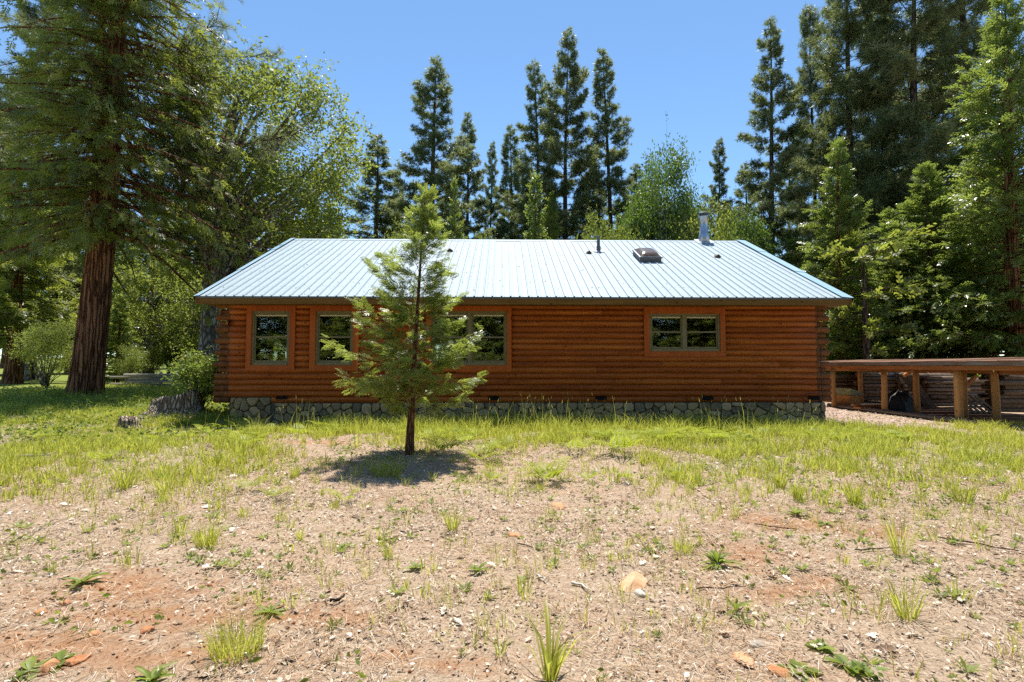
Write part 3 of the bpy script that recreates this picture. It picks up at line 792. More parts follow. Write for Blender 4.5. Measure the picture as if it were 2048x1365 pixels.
# cardboard box with a printed lid
p = at(1694, 822, 18.2); bx = thing('cardboard_box', (p.x, 18.2, .09), 'brown cardboard box with tilted printed lid in the shed corner', 'box', rotz=.5)
ob('carton', MB().box(-.36,.36,-.30,.30,0,.36).mesh('carton', M['cardboard']), bx, keep=False)
ob('lid', MB().add([(-.40,-.34,.38),(.40,-.34,.34),(.40,.34,.34),(-.40,.34,.38),(-.40,-.34,.62),(.40,-.34,.46),(.40,.34,.46),(-.40,.34,.62)],[(0,3,2,1),(4,5,6,7),(0,1,5,4),(1,2,6,5),(2,3,7,6),(3,0,4,7)]).mesh('lid', M['lidprint']), bx, keep=False)
# heap under black plastic
p = at(1793, 833, 15.9); V = []; 
th = np.linspace(0, 2*math.pi, 40, endpoint=False)
for k, (r, z) in enumerate(zip([1,1.02,.95,.80,.55,.25,.02],[0,.12,.28,.42,.53,.58,.59])):
    nz = vnoise(np.cos(th)*2.2+k*.7, np.sin(th)*2.2+k*.4, 31)
    V.append(np.c_[.42*r*(.75+.5*nz)*np.cos(th), .36*r*(.75+.5*nz)*np.sin(th), z*(.9+.3*nz)])
V = np.concatenate(V); i_ = np.arange(280).reshape(7, 40)
tag(ob('plastic_sheet', mesh_np('plastic_sheet', V, np.stack([i_[:-1], np.roll(i_[:-1],-1,1), np.roll(i_[1:],-1,1), i_[1:]], -1).reshape(-1,4), M['bag'], smooth=False), loc=(p.x+.1, 15.9, .08)), 'crumpled black plastic sheet heaped beside a shed post', 'sheet')
def pile(name, label, px, py, Y, n_rows, n_cols, L, r, rz, mat='dark_log', squash=1.0):
    p = at(px, py, Y); t_ = thing(name, (p.x, Y, .08), label, 'wood pile', rotz=rz)
    for j in range(n_rows):
        for i in range(n_cols):
            x = (i-(n_cols-1)/2)*r*2.05+(r if j % 2 else 0); z = r+j*r*1.75
            l = L*rg.uniform(.82,1.08); rr = r*rg.uniform(.75,1.08); o_ = rg.uniform(-.12,.12)
            ob('log', MB().tube([(x,-l/2+o_,z+rg.uniform(-.02,.02)),(x+rg.uniform(-.02,.02),o_,z),(x,l/2+o_,z+rg.uniform(-.02,.02))],[rr,rr*.97,rr*.92],8,jit=.22,rng=rg).mesh('log', M[mat]), t_, keep=False)
pile('log_pile', 'stack of split logs lying crosswise at the far shed end', 1692, 800, 21.2, 7, 3, 2.0, .085, math.pi/2)
pile('log_pile', 'stack of dark logs behind the split double post', 1885, 820, 17.6, 8, 4, 1.5, .075, math.pi/2+.05, 'dark_log')
pile('log_pile', 'stack of dark logs behind the black plastic heap', 1775, 800, 20.5, 8, 4, 2.2, .08, math.pi/2)
pile('log_pile', 'stack of dark logs behind the leaning grey planks', 1850, 800, 20.0, 8, 4, 2.2, .08, math.pi/2)
pile('log_pile', 'low stack of dark logs behind the thin leaning slats', 1965, 815, 18.0, 7, 4, 1.8, .08, math.pi/2)
pile('log_pile', 'tall stack of long dark logs at the right picture edge', 2060, 830, 15.2, 9, 4, 2.4, .08, math.pi/2-.06)
# leaning planks
p = at(1846, 826, 16.6); t_ = thing('leaning_planks', (p.x, 16.6, .08), 'grey planks leaning together behind the second row of posts', 'planks')
for k in range(5): ob('plank', MB().bar((.32-.07*k,-.1-.03*k,0),(-.10-.09*k+rg.uniform(-.03,.03),.25,1.0+.04*k),.16,.025,(0,1,0)).mesh('plank', M['old_wood']), t_, keep=False)
p = at(1955, 826, 15.0); t_ = thing('slat_stack', (p.x, 15.0, .08), 'row of thin grey slats leaning low under the shed brace', 'slats')
for k in range(6): ob('slat', MB().bar((.45-.17*k,-.2,0),(.12-.17*k,.2,.52+rg.uniform(-.04,.04)),.07,.02,(0,1,0)).mesh('slat', M['old_wood']), t_, keep=False)
p = at(1738, 826, 16.6)
for k, (dx, dy, dz, a, lb) in enumerate(((0,0,.10,.3,'lower reddish board lying beside the cardboard box'),(.05,.04,.17,-.2,'upper reddish board lying across another beside the box'))):
    tag(ob('loose_board', MB().bar((-.45,0,0),(.45,0,0),.22,.055).mesh('loose_board', M['beam']), loc=(p.x+dx, 16.7+dy, dz), rot=(0,.03,a)), lb, 'board')

# ---------------------------------------------------------------- stumps, rail fence
def stump(name, px, py, w, h, label, seed, slope):
    c = gpt(px, py); n = 72; th = np.linspace(0, 2*math.pi, n, endpoint=False); V = []
    lv = [(-.1,1.32),(0.04,1.22),(.15,1.06),(.35,.95),(.6,.90),(.85,.875),(1.0,.84),(.86,.72),(.62,.45),(.55,.02)]
    ridg = np.abs(np.sin(th*9+2*np.sin(th*3+seed)))*.5+vnoise(np.cos(th)*5+9, np.sin(th)*5+9, seed)
    for k, (zz, rr) in enumerate(lv):
        side = k < 7
        rad = w/2*rr*(1+(.10*(ridg-.6) if side else 0)+(.30*np.maximum(0, np.cos(th*2.5+seed))**3*(1.25-min(1,zz*2)) if zz < .45 and side else 0))
        zt = h*zz*(1+slope*np.cos(th)) if zz > .3 else h*zz*np.ones(n)
        if side and zz > .8: zt = zt + h*(.34*(vnoise(np.cos(th)*2.2+4, np.sin(th)*2.2+4, seed+3)-.6)+.09*(vnoise(np.cos(th)*13+4, np.sin(th)*13+4, seed+4)-.5))
        V.append(np.c_[rad*np.cos(th), rad*np.sin(th), zt])
    i_ = np.arange(n*len(lv)).reshape(len(lv), n)
    F_ = np.stack([i_[:-1], np.roll(i_[:-1],-1,1), np.roll(i_[1:],-1,1), i_[1:]], -1).reshape(-1,4)
    return tag(ob(name, mesh_np(name, np.concatenate(V), F_, M['stump']), loc=(c.x, c.y+w*.3, gz1(c.x, c.y+w*.3))), label, 'stump')
stump('tree_stump', 334, 836, 1.25, .58, 'broad grey weathered tree stump by the shrub at the cabin corner', 2, .16)
stump('tree_stump', 250, 862, .44, .27, 'small broken stump left of the broad grey stump', 5, -.2)

fence = None
c = at(310, 764, 24.0)
fence = thing('rail_fence', (c.x, 24, gz1(c.x, 24)), 'low stack of weathered rails between the big trunk and the cabin', 'fence')
z0 = gz1(c.x, 24)
for k in range(5):
    l = rg.uniform(3.2, 4.6); o_ = rg.uniform(-.5,.5)
    ob('rail', MB().tube([(c.x-l/2+o_, 24+rg.uniform(-.1,.1), z0+.06+.11*k),(c.x+o_,24,z0+.07+.11*k),(c.x+l/2+o_,24+rg.uniform(-.1,.1),z0+.05+.11*k+rg.uniform(-.03,.05))],[.06,.055,.05],8,jit=.15,rng=rg).mesh('rail', M['old_wood_x']), fence)
for dx in (-1.4, .2, 1.7): ob('post', MB().tube([(c.x+dx,24.1,z0-.1),(c.x+dx,24.1,z0+.62)],[.07,.06],8,jit=.1,rng=rg).mesh('post', M['old_wood']), fence)
far = thing('rail_fence', (-24, 52, gz1(-24,52)), 'distant rail fence seen between the trunks of the left wood', 'fence')
for s_ in range(5):
    x0_ = -33+s_*4.2; z0 = gz1(x0_, 52)
    ob('post', MB().box(x0_-.08,x0_+.08,51.9,52.1,z0-.1,z0+1.3).mesh('post', M['old_wood']), far)
    for k in range(3): ob('rail', MB().box(x0_+.08,x0_+4.12,51.95,52.05,z0+.3+.38*k,z0+.42+.38*k).mesh('rail', M['old_wood_x']), far)
# ---------------------------------------------------------------- foliage templates (side, normal, axis)
def T_tuft(n, w, rng, spreadmax=1.9):
    V, Fc = [], []
    for k in range(n):
        a = rng.random()*2*math.pi; b = math.acos(1-rng.random()*(1-math.cos(spreadmax)))
        d = np.array([math.sin(b)*math.cos(a), math.sin(b)*math.sin(a), math.cos(b)])
        s = np.cross(d, rng.normal(size=3)); s /= np.linalg.norm(s); l = rng.uniform(.75,1.05)
        o = np.array([0,0,-.45*rng.random()])
        m = len(V); V += [o+d*.04-s*w*.5, o+d*.04+s*w*.5, o+d*l+np.array([0,0,-.05])]; Fc.append((m,m+1,m+2))
    return np.array(V), np.array(Fc)
def T_frond(pairs, sub, w, rng, dr=.25, lite=False):
    V, Fc = [], []
    def blade(p, d, l, w_):
        d = d/np.linalg.norm(d); s = np.array([d[2],0,-d[0]]); m = len(V)
        off = np.array([0, rng.uniform(-.30,.30)*l, 0])
        if lite:
            V.extend([p, p+d*l*.5-s*w_*.6+off*.5, p+d*l+off, p+d*l*.5+s*w_*.6+off*.5]); Fc.extend([(m,m+1,m+3),(m+1,m+2,m+3)]); return
        V.extend([p-s*w_*.35, p+d*l*.55-s*w_*.55+off*.5, p+d*l+off, p+d*l*.55+s*w_*.55+off*.5, p+s*w_*.35]); Fc.extend([(m,m+1,m+4),(m+1,m+3,m+4),(m+1,m+2,m+3)])
    blade(np.zeros(3), np.array([0,0,1.]), 1.0, w)
    for k in range(pairs):
        s = .10+.78*k/max(1,pairs-1)
        for sd in (-1,1):
            l = (.52*(1-.62*s))*rng.uniform(.8,1.1); an = math.radians(rng.uniform(34,50))
            p = np.array([0,0,s+sd*.02]); d = np.array([sd*math.sin(an), -dr*rng.random(), math.cos(an)])
            blade(p, d, l, w*1.1)
            for q in range(sub):
                f = .35+.4*q/max(1,sub); s2 = sd*(1 if q % 2 else -1)
                d2 = np.array([sd*math.sin(an+s2*.6), -dr*rng.random(), math.cos(an+s2*.6)])
                blade(p+d*l*f, d2, l*.42, w*.9)
    V = np.array(V); V[:,1] -= .16*V[:,2]**2
    return V, np.array(Fc)
def T_leaves(n, rad, rng, ll=.16, lw=.09):
    V, Fc = [], []
    for k in range(n):
        o = rng.normal(size=3)*rad*.55; d = rng.normal(size=3); d[2] -= .2; d /= np.linalg.norm(d)
        s = np.cross(d, rng.normal(size=3)); s /= np.linalg.norm(s); l = ll*rng.uniform(.7,1.25); w = lw*rng.uniform(.7,1.2)
        nn = np.cross(d, s)*w*.25
        m = len(V); V += [o, o+d*l*.45-s*w*.5+nn, o+d*l, o+d*l*.5+s*w*.5+nn]; Fc += [(m,m+1,m+2),(m,m+2,m+3)]
    return np.array(V), np.array(Fc)

def stamp(T, TF, pos, axis, hint, scale, rng, vbase=None, vs=.22):
    pos = np.asarray(pos, float); a = np.asarray(axis, float); a = a/np.linalg.norm(a, axis=1, keepdims=True)
    h = np.asarray(hint, float); v = h-(h*a).sum(1, keepdims=True)*a
    v /= np.maximum(1e-6, np.linalg.norm(v, axis=1, keepdims=True)); u = np.cross(v, a)
    sc = np.asarray(scale, float)[:,None,None]
    V = pos[:,None]+sc*(T[None,:,0:1]*u[:,None]+T[None,:,1:2]*v[:,None]+T[None,:,2:3]*a[:,None])
    k = len(T); N = len(pos)
    Fc = (TF[None]+(np.arange(N)*k)[:,None,None]).reshape(-1, TF.shape[1])
    vb = rng.uniform(0,1,N) if vbase is None else np.asarray(vbase)
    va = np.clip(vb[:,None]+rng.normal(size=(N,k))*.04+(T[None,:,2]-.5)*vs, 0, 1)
    return V.reshape(-1,3), Fc, va.ravel()

def merge(parts):
    V, Fc, A, n = [], [], [], 0
    for v, f, a in parts: V.append(v); Fc.append(f+n); A.append(a); n += len(v)
    return np.concatenate(V), np.concatenate(Fc), np.concatenate(A)

TR = np.random.default_rng(11)
TUFT_FAR = [T_tuft(11, .14, TR) for _ in range(3)]
TUFT_MID = [T_tuft(14, .10, TR) for _ in range(3)]
TUFT_NEAR = [T_tuft(28, .034, TR, 1.6) for _ in range(3)]
FR_FAR = [T_frond(3, 0, .15, TR, .4, True) for _ in range(3)]
FR_MID = [T_frond(4, 1, .085, TR, .35, True) for _ in range(3)]
FR_OLD = [T_frond(5, 1, .065, TR, .35, True) for _ in range(3)]
FR_NEAR = [T_frond(7, 3, .044, TR, .25, True) for _ in range(4)]
LF = [T_leaves(6, .22, TR) for _ in range(4)]
LF_S = [T_leaves(8, .16, TR, .10, .055) for _ in range(4)]

def bend_trunk(h, rng, wob=.012, lean=(0,0), n=14):
    ph = rng.uniform(0,6,4)
    def f(t): return Vector((lean[0]*t*h+wob*h*math.sin(ph[0]+t*3.1)*t, lean[1]*t*h+wob*h*math.sin(ph[1]+t*2.7)*t, t*h))
    return f
def trunk_mesh(mb, f, h, r0, n=10, seg=16, flare=.5, tip=.012):
    ts = [k/seg for k in range(seg+1)]
    mb.tube([f(t)-Vector((0,0,.25 if t == 0 else 0)) for t in ts], [max(tip, r0*(1-t)**.85*(1+flare*math.exp(-t*h/.6))) for t in ts], n, cap=False, jit=.06)

def finish(name, mb, foliage, mat_b, mat_f, label, cat='tree', group=None):
    root = tag(ob(name, None), label, cat, group)
    ob('trunk', mb.mesh('trunk', mat_b, True), root, keep=False)
    if foliage:
        V, Fc, A = merge(foliage)
        ob('crown', mesh_np('crown', V, Fc, mat_f, v=A), root, keep=False)
    return root

def pine(seed, h, cb, rmax, nb, tufts, tl, per, r0=.32, label='', twigs=False, shape=.75, mat='pine', azfun=None, low=.0):
    rng = np.random.default_rng(seed); mb = MB(); f = bend_trunk(h, rng)
    trunk_mesh(mb, f, h, r0)
    P, A, H, S, B = [], [], [], [], []
    for i in range(nb):
        tt = ((i+rng.random())/nb); t = cb+(1-cb)*tt
        pr = (1-tt)**shape*(.62+.38*math.sin(min(1, tt/.22)*math.pi/2))+.055
        L = rmax*pr*rng.uniform(.45,1.25)*(1+.22*math.sin(seed*1.7+i*.21)); az = i*2.399+rng.uniform(-.5,.5)
        if azfun: L *= azfun(az)
        el = math.radians(-14+62*tt**1.4)+rng.normal()*.10
        p0 = f(t); d = Vector((math.cos(az)*math.cos(el), math.sin(az)*math.cos(el), math.sin(el)))
        sd = d.cross(Vector((0,0,1))).normalized(); ph = rng.uniform(0,6); pts = []
        for k in range(6):
            s = k/5; pts.append(p0+d*L*s+Vector((0,0,1))*L*(.20*s*s-.05*math.sin(s*3))+sd*L*.06*math.sin(ph+s*4))
        rb = max(.012, r0*.17*(L/rmax)**.8*(1-.5*tt))
        mb.tube(pts[::1 if twigs else 2]+([] if twigs else [pts[5]]), [rb*(1-.8*k/5) for k in (range(6) if twigs else (0,2,4,5))], 3 if not twigs else 5, cap=False)
        m = max(3, int(per*(L/rmax)*rng.uniform(.8,1.2)))
        tone = rng.uniform(.15,.85)
        for q in range(m):
            s = .28+.72*(q+rng.random())/m; k = min(4, int(s*5)); pp = pts[k].lerp(pts[k+1], s*5-k)
            sgn = 1 if q % 2 else -1
            td = (d*rng.uniform(.45,1.0)+sd*sgn*rng.uniform(.2,.9)+Vector((0,0,rng.uniform(-.5,.7)))).normalized()
            tlw = L*(.34*(1.15-s))*rng.uniform(.4,1.2)+tl*rng.uniform(.3,1.3)
            e = pp+td*tlw
            if twigs and tlw > .12: mb.tube([pp, pp.lerp(e,.5)+Vector((0,0,-.03)), e], [rb*.35, rb*.25, .006], 4, cap=False)
            P.append(e); A.append(td+Vector((0,0,.35))); S.append(tl*rng.uniform(.75,1.2)); B.append(tone+rng.normal()*.18)
            if tlw > tl*1.3:
                P.append(pp.lerp(e,.5)); A.append(td*.6+Vector((0,0,.8))); S.append(tl*rng.uniform(.6,1.0)); B.append(tone+rng.normal()*.18)
    for k in range(4):
        P.append(f(1)-Vector((0,0,.3*k))); A.append(Vector((0,0,1))); S.append(tl); B.append(.6)
    P = np.array(P); A = np.array(A); S = np.array(S); B = np.clip(np.array(B),0,1); parts = []
    ch = rng.integers(0, len(tufts), len(P)); Hh = rng.normal(size=P.shape)
    for k, (T, TF) in enumerate(tufts):
        m = ch == k
        if m.any(): parts.append(stamp(T, TF, P[m], A[m], Hh[m], S[m], rng, B[m]))
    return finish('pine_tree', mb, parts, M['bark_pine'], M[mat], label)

def cedar(seed, h, cb, rmax, nb, fronds, fl, per, r0=.3, label='', mat='cedar', bark='bark_red', shape=.8, droop=.25, lean=(0,0), rfun=None, name='cedar_tree', trunk=True, up=.0, wob=.012):
    rng = np.random.default_rng(seed); mb = MB(); f = bend_trunk(h, rng, wob, lean)
    if trunk: trunk_mesh(mb, f, h, r0)
    P, A, Hh, S, B = [], [], [], [], []
    for i in range(nb):
        tt = ((i+rng.random())/nb); t = cb+(1-cb)*tt
        az = i*2.399+rng.uniform(-.6,.6)
        pr = (1-tt)**shape*(.8+.2*min(1,tt/.1))+.03
        L = rmax*pr*rng.uniform(.62,1.18)*(1.0+.25*math.sin(seed+az*2+tt*9))
        if rfun: L = rfun(az, t)*rng.uniform(.52,1.2)
        el = math.radians(2+58*tt**1.6)+rng.normal()*.12+up
        p0 = f(t); d = Vector((math.cos(az)*math.cos(el), math.sin(az)*math.cos(el), math.sin(el)))
        sd = d.cross(Vector((0,0,1))).normalized(); pts = []; ph = rng.uniform(0,6)
        for k in range(6):
            s = k/5; pts.append(p0+d*L*s+Vector((0,0,1))*L*(-droop*s*s+.10*s**4)+sd*L*.05*math.sin(ph+4*s))
        rb = max(.006, r0*.14*(L/rmax)**.8)
        mb.tube(pts[::2]+[pts[5]], [rb*(1-.82*k/5) for k in (0,2,4,5)], 3, cap=False)
        m = max(3, int(per*(L/rmax)*rng.uniform(.85,1.15))); tone = rng.uniform(.15,.8)
        for q in range(m):
            s = .18+.82*(q+rng.random())/m; k = min(4, int(s*5)); pp = pts[k].lerp(pts[k+1], s*5-k)
            sgn = 1 if rng.random() > .5 else -1
            side = rng.uniform(.1,1.0)*(1.15-s)
            off = sd*sgn*side*L*.36*rng.random()+d*L*.06*rng.random()+Vector((0,0,rng.normal()*.03*L))
            ax = d*rng.uniform(.5,1.0)+sd*sgn*rng.uniform(.1,.9)+Vector((0,0,rng.uniform(-.55,.35)+up))
            P.append(pp+off); A.append(ax); S.append(fl*rng.uniform(.65,1.2)*(1-.25*tt))
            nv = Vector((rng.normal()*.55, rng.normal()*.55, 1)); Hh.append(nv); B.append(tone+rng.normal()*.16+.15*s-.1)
    for k in range(5):
        P.append(f(1)-Vector((0,0,.16*fl*k+.1*fl))); A.append(Vector((rng.normal()*.25,rng.normal()*.25,1))); S.append(fl*.7); Hh.append(Vector(rng.normal(size=3))); B.append(.7)
    P = np.array(P); A = np.array(A); S = np.array(S); B = np.clip(np.array(B),0,1); Hh = np.array(Hh); parts = []
    ch = rng.integers(0, len(fronds), len(P))
    for k, (T, TF) in enumerate(fronds):
        m = ch == k
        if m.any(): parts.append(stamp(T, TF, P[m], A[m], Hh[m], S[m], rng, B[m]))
    return finish(name, mb, parts, M[bark], M[mat], label)

def leafy(seed, h, th, rx, rz, nlimb, per, leaves, ls, r0=.2, label='', mat='oak', bark='bark_oak', name='oak_tree', cat='tree', stems=1, clump=.55, bias=(0,0), lean=(0,0), flat=.75):
    rng = np.random.default_rng(seed); mb = MB(); f = bend_trunk(h*.8, rng, .02, lean); cz = th+rz
    if stems == 1: trunk_mesh(mb, f, h*.8, r0, seg=10)
    P, S, B = [], [], []
    for i in range(nlimb):
        u = rng.normal(size=3); u /= np.linalg.norm(u); rr = rng.uniform(.35,1.0)**.6
        e = Vector((u[0]*rx*rr+bias[0], u[1]*rx*rr+bias[1], cz+u[2]*rz*rr))
        if stems == 1:
            t0 = min(.95, max(.25, (e.z-th*.2)/(h*.8)*rng.uniform(.35,.75))); p0 = f(t0)
        else:
            a = i*2.4; p0 = Vector((math.cos(a)*r0*1.5, math.sin(a)*r0*1.5, -.05))
        mid = p0.lerp(e,.5)+Vector((rng.normal()*.08*rx, rng.normal()*.08*rx, (.10 if stems == 1 else -.02)*h*rng.random()))
        pts = [p0, p0.lerp(mid,.6)+Vector((0,0,.02*h)), mid, mid.lerp(e,.55)+Vector((rng.normal()*.04*rx,rng.normal()*.04*rx,0)), e]
        rb = r0*(.28 if stems == 1 else .55)
        mb.tube(pts, [rb, rb*.75, rb*.55, rb*.35, rb*.10], 5, cap=False)
        tone = rng.uniform(.15,.85); cs = clump*rng.uniform(.7,1.25)
        for q in range(int(per*rng.uniform(.6,1.3))):
            o = rng.normal(size=3)*cs*np.array([1,1,flat])*.62
            if rng.random() < .3: base = pts[3].lerp(e, rng.random())
            else: base = e
            if rng.random() < .06: mb.tube([base, base+Vector(o)], [.012*ls/.3, .005], 3, cap=False)
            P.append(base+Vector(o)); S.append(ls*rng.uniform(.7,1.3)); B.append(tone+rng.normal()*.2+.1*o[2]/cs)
    P = np.array(P); S = np.array(S); B = np.clip(np.array(B),0,1); parts = []
    A = rng.normal(size=P.shape); Hh = rng.normal(size=P.shape); ch = rng.integers(0, len(leaves), len(P))
    for k, (T, TF) in enumerate(leaves):
        m = ch == k
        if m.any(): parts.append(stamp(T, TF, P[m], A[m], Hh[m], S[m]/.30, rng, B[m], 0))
    return finish(name, mb, parts, M[bark], M[mat], label, cat)

def put(root, x, y, rz=0.0, s=(1,1,1), z=None):
    root.location = (x, y, (gz1(x, y) if z is None else z)-.03); root.rotation_euler = (0,0,rz); root.scale = s; return root
def copy_tree(src, label, x, y, rz, s, group=None):
    r = src.copy(); COL.objects.link(r); r['label'] = label
    if group: r['group'] = group
    elif 'group' in r: del r['group']
    for c in src.children:
        d = c.copy(); COL.objects.link(d); d.parent = r; d.matrix_parent_inverse = Matrix()
    return put(r, x, y, rz, s)

# ---------------------------------------------------------------- pines behind the cabin
PH = 28.0
protos = [pine(104, PH, .24, 3.0, 100, TUFT_FAR, .33, 86, .33, shape=.7), pine(101, PH, .26, 3.1, 108, TUFT_FAR, .33, 86, .34), pine(102, PH, .26, 2.9, 110, TUFT_FAR, .33, 86, .32, shape=.58), pine(103, PH, .22, 2.7, 116, TUFT_FAR, .32, 80, .30, shape=.8)]
used = set()
def place(pr, px, tip, D, wpx, label, rz, wp=2.4, group=None, H=PH):
    """px: trunk column, tip: crown tip row, wpx: crown width"""
    b = at(px, 660, D); top = at(px, tip, D); g = gz1(b.x, D); s = (top.z-g)/H; w = wpx*D/FPX/(2*wp)
    if id(pr) in used: return copy_tree(pr, label, b.x, D, rz, (w, w, s), group)
    used.add(id(pr)); pr['label'] = label
    if group: pr['group'] = group
    return put(pr, b.x, D, rz, (w, w, s))
GB = 'pines standing behind the cabin roof'
D_, A_, B_, C_ = protos
place(A_, 743, 275, 46, 140, 'short pine standing alone leftmost above the roof ridge', .3, group=GB)
place(C_, 792, 345, 52, 62, 'small pine between the leftmost pine and the broad one', 1.2, group=GB)
place(A_, 862, 112, 43, 150, 'broad tall pine behind the top of the young cedar', 2.2, group=GB)
place(D_, 931, 226, 47, 92, 'slim pine just right of the broad pine', .8, group=GB)
place(C_, 979, 284, 58, 66, 'thin pale pine in the middle gap of the skyline', 3.0, group=GB)
place(C_, 1021, 247, 52, 100, 'mid height pine left of the tall central trio', 4.1, group=GB)
place(D_, 1077, 124, 45, 118, 'left one of the tall central trio of pines', 1.9, group=GB)
place(B_, 1136, 66, 42, 122, 'tallest pine of the central trio', 3.6, group=GB)
place(C_, 1222, 98, 43, 128, 'right one of the tall central trio with dark bare trunk', 5.2, group=GB)
place(D_, 1178, 300, 55, 90, 'low pine filling the gap inside the central trio', .2, group=GB)
place(A_, 1268, 330, 50, 110, 'low pine between the central trio and the rounded leafy tree', 1.1, group=GB)
place(D_, 1050, 300, 56, 110, 'low pine at the left foot of the central trio', 2.1, group=GB)
place(C_, 895, 330, 54, 110, 'low pine between the broad pine and the slim one', 3.1, group=GB)
place(C_, 1440, 278, 42, 84, 'short pine right of the stove pipe', 2.7, group=GB)
place(D_, 1548, 42, 38, 128, 'tall dark pine standing right of the roof end', 5.9, group=GB)
place(A_, 1500, 330, 48, 90, 'low pine left of the tall dark pine', 4.9, group=GB)

# ---------------------------------------------------------------- cedars, oaks behind the cabin
cF = cedar(201, 12.0, .06, 2.3, 150, FR_FAR, .62, 24, .22, 'cone shaped cedar behind the middle of the roof', mat='cedar_bright', droop=.15)
cG = cedar(202, 12.0, .10, 2.5, 150, FR_FAR, .66, 24, .24, '', droop=.3)
CH = 12.0
place(cF, 1068, 352, 34, 118, 'cone shaped bright cedar behind the middle of the roof', .4, 2.4, H=CH)
place(cF, 907, 362, 36, 74, 'narrow bright cedar behind the young cedar at the ridge', 2.0, 2.4, H=CH)
place(cG, 1100, 395, 38, 110, 'dark cedar tucked right of the cone shaped one', 1.0, 2.4, H=CH)
oF = leafy(301, 12, 2.8, 3.1, 4.3, 74, 74, LF, .34, .2, '', mat='leaf_dark', name='broadleaf_tree', clump=.95)
oY = leafy(302, 9, 2.0, 2.8, 3.3, 48, 30, LF, .34, .16, '', mat='oak', clump=.75)
place(oF, 1335, 262, 33, 150, 'rounded dark leafy tree behind the skylight', .5, 3.1, H=11.8)
place(oF, 1290, 380, 36, 140, 'lower leafy tree left of the rounded dark one', 2.5, 3.1, H=11.8)
place(oF, 1480, 400, 36, 120, 'leafy tree between stove pipe and the tall dark pine', 4.0, 3.1, H=11.8)
GY = 'yellow green oaks just above the ridge line'
place(oY, 1200, 405, 30, 110, 'small yellow green oak behind the vent pipe', .2, 2.9, H=8.8)
place(oY, 1405, 385, 31, 150, 'yellow green oak directly behind the stove pipe', 1.4, 2.9, H=8.8)
place(oY, 790, 420, 32, 130, 'yellow green oak left of the young cedar top', 3.3, 2.9, H=8.8)
place(oY, 960, 440, 34, 110, 'low yellow green oak right of the narrow cedar', 4.4, 2.9, H=8.8)
place(oY, 1260, 425, 29, 100, 'yellow green oak between vent pipe and skylight', 5.0, 2.9, H=8.8)

# ---------------------------------------------------------------- right hand wood
pN = pine(111, 30, .18, 3.6, 165, TUFT_MID, .38, 70, .36, shape=.6)
pM = pine(112, 30, .14, 3.4, 165, TUFT_MID, .38, 70, .34, shape=.55)
GR = 'tall pines of the right hand wood'
place(pN, 1716, -150, 36, 215, 'tall pine whose bare trunk crosses the upper right sky', .7, 3.4, H=30, group=GR)
place(pM, 1640, 20, 40, 120, 'pine between the tall dark pine and the right wood', 1.7, 3.4, H=30, group=GR)
place(pM, 1850, -190, 33, 270, 'bushy pale needled pine left of the big right cedar', 2.9, 3.4, H=30, group=GR)
place(pN, 1950, -330, 34, 230, 'dark pine rising behind the big right cedar', 4.4, 3.4, H=30, group=GR)
place(pN, 1785, -40, 42, 190, 'pine deeper in the right wood behind the pale one', 5.5, 3.4, H=30, group=GR)
cR = cedar(211, 17, .04, 4.3, 350, FR_MID, .64, 38, .38, 'big bright cedar filling the right picture edge', mat='cedar_bright', droop=.22)
cS = cedar(212, 13, .04, 2.5, 250, FR_MID, .52, 34, .26, 'narrow bright cedar beyond the right roof end', mat='cedar_bright', droop=.18)
place(cR, 2030, 0, 22.5, 400, 'big bright cedar filling the right picture edge', .9, 4.6, H=17)
place(cS, 1682, 286, 26, 210, 'narrow bright cedar beyond the right roof end', .3, 2.7, H=13)
place(cS, 1790, 420, 27, 230, 'cedar hanging over the shed roof left of the big cedar', 2.2, 2.7, H=13)
place(cR, 1870, 330, 25, 330, 'cedar below the pale needled pine behind the shed', 3.7, 4.6, H=17)
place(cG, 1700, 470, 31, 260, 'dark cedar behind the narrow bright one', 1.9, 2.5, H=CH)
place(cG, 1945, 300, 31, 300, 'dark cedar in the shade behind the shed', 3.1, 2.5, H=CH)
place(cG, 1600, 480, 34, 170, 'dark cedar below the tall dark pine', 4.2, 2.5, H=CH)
def bare_trunk(px, D, h, r, label, lean=0.0, bark='bark_pine'):
    b = at(px, 700, D); mb = MB(); rng = np.random.default_rng(int(px)); f = bend_trunk(h, rng, .01, (lean, 0)); trunk_mesh(mb, f, h, r, 10)
    P, A, Hh, S, B = [], [], [], [], []
    for i in range(34):
        t_ = rng.uniform(.25,.98); az = rng.uniform(0,6.3); L = rng.uniform(.8,2.2); p0 = f(t_); d = Vector((math.cos(az),math.sin(az),rng.uniform(-.25,.3)))
        mb.tube([p0, p0+d*L*.5, p0+d*L+Vector((0,0,-.2))], [.04,.025,.008], 4, cap=False)
        for q in range(9): P.append(p0+d*L*rng.uniform(.4,1.05)); A.append(d+Vector(rng.normal(size=3))*.5); Hh.append(rng.normal(size=3)); S.append(.6); B.append(rng.random())
    parts = [stamp(*FR_FAR[0], np.array(P), np.array(A), np.array(Hh), np.array(S), rng, np.array(B))]
    r_ = finish('forest_tree', mb, parts, M[bark], M['cedar'], label); return put(r_, b.x, D)
bare_trunk(1737, 23.5, 7.5, .22, 'dark bare trunk rising behind the shed roof end', -.02)

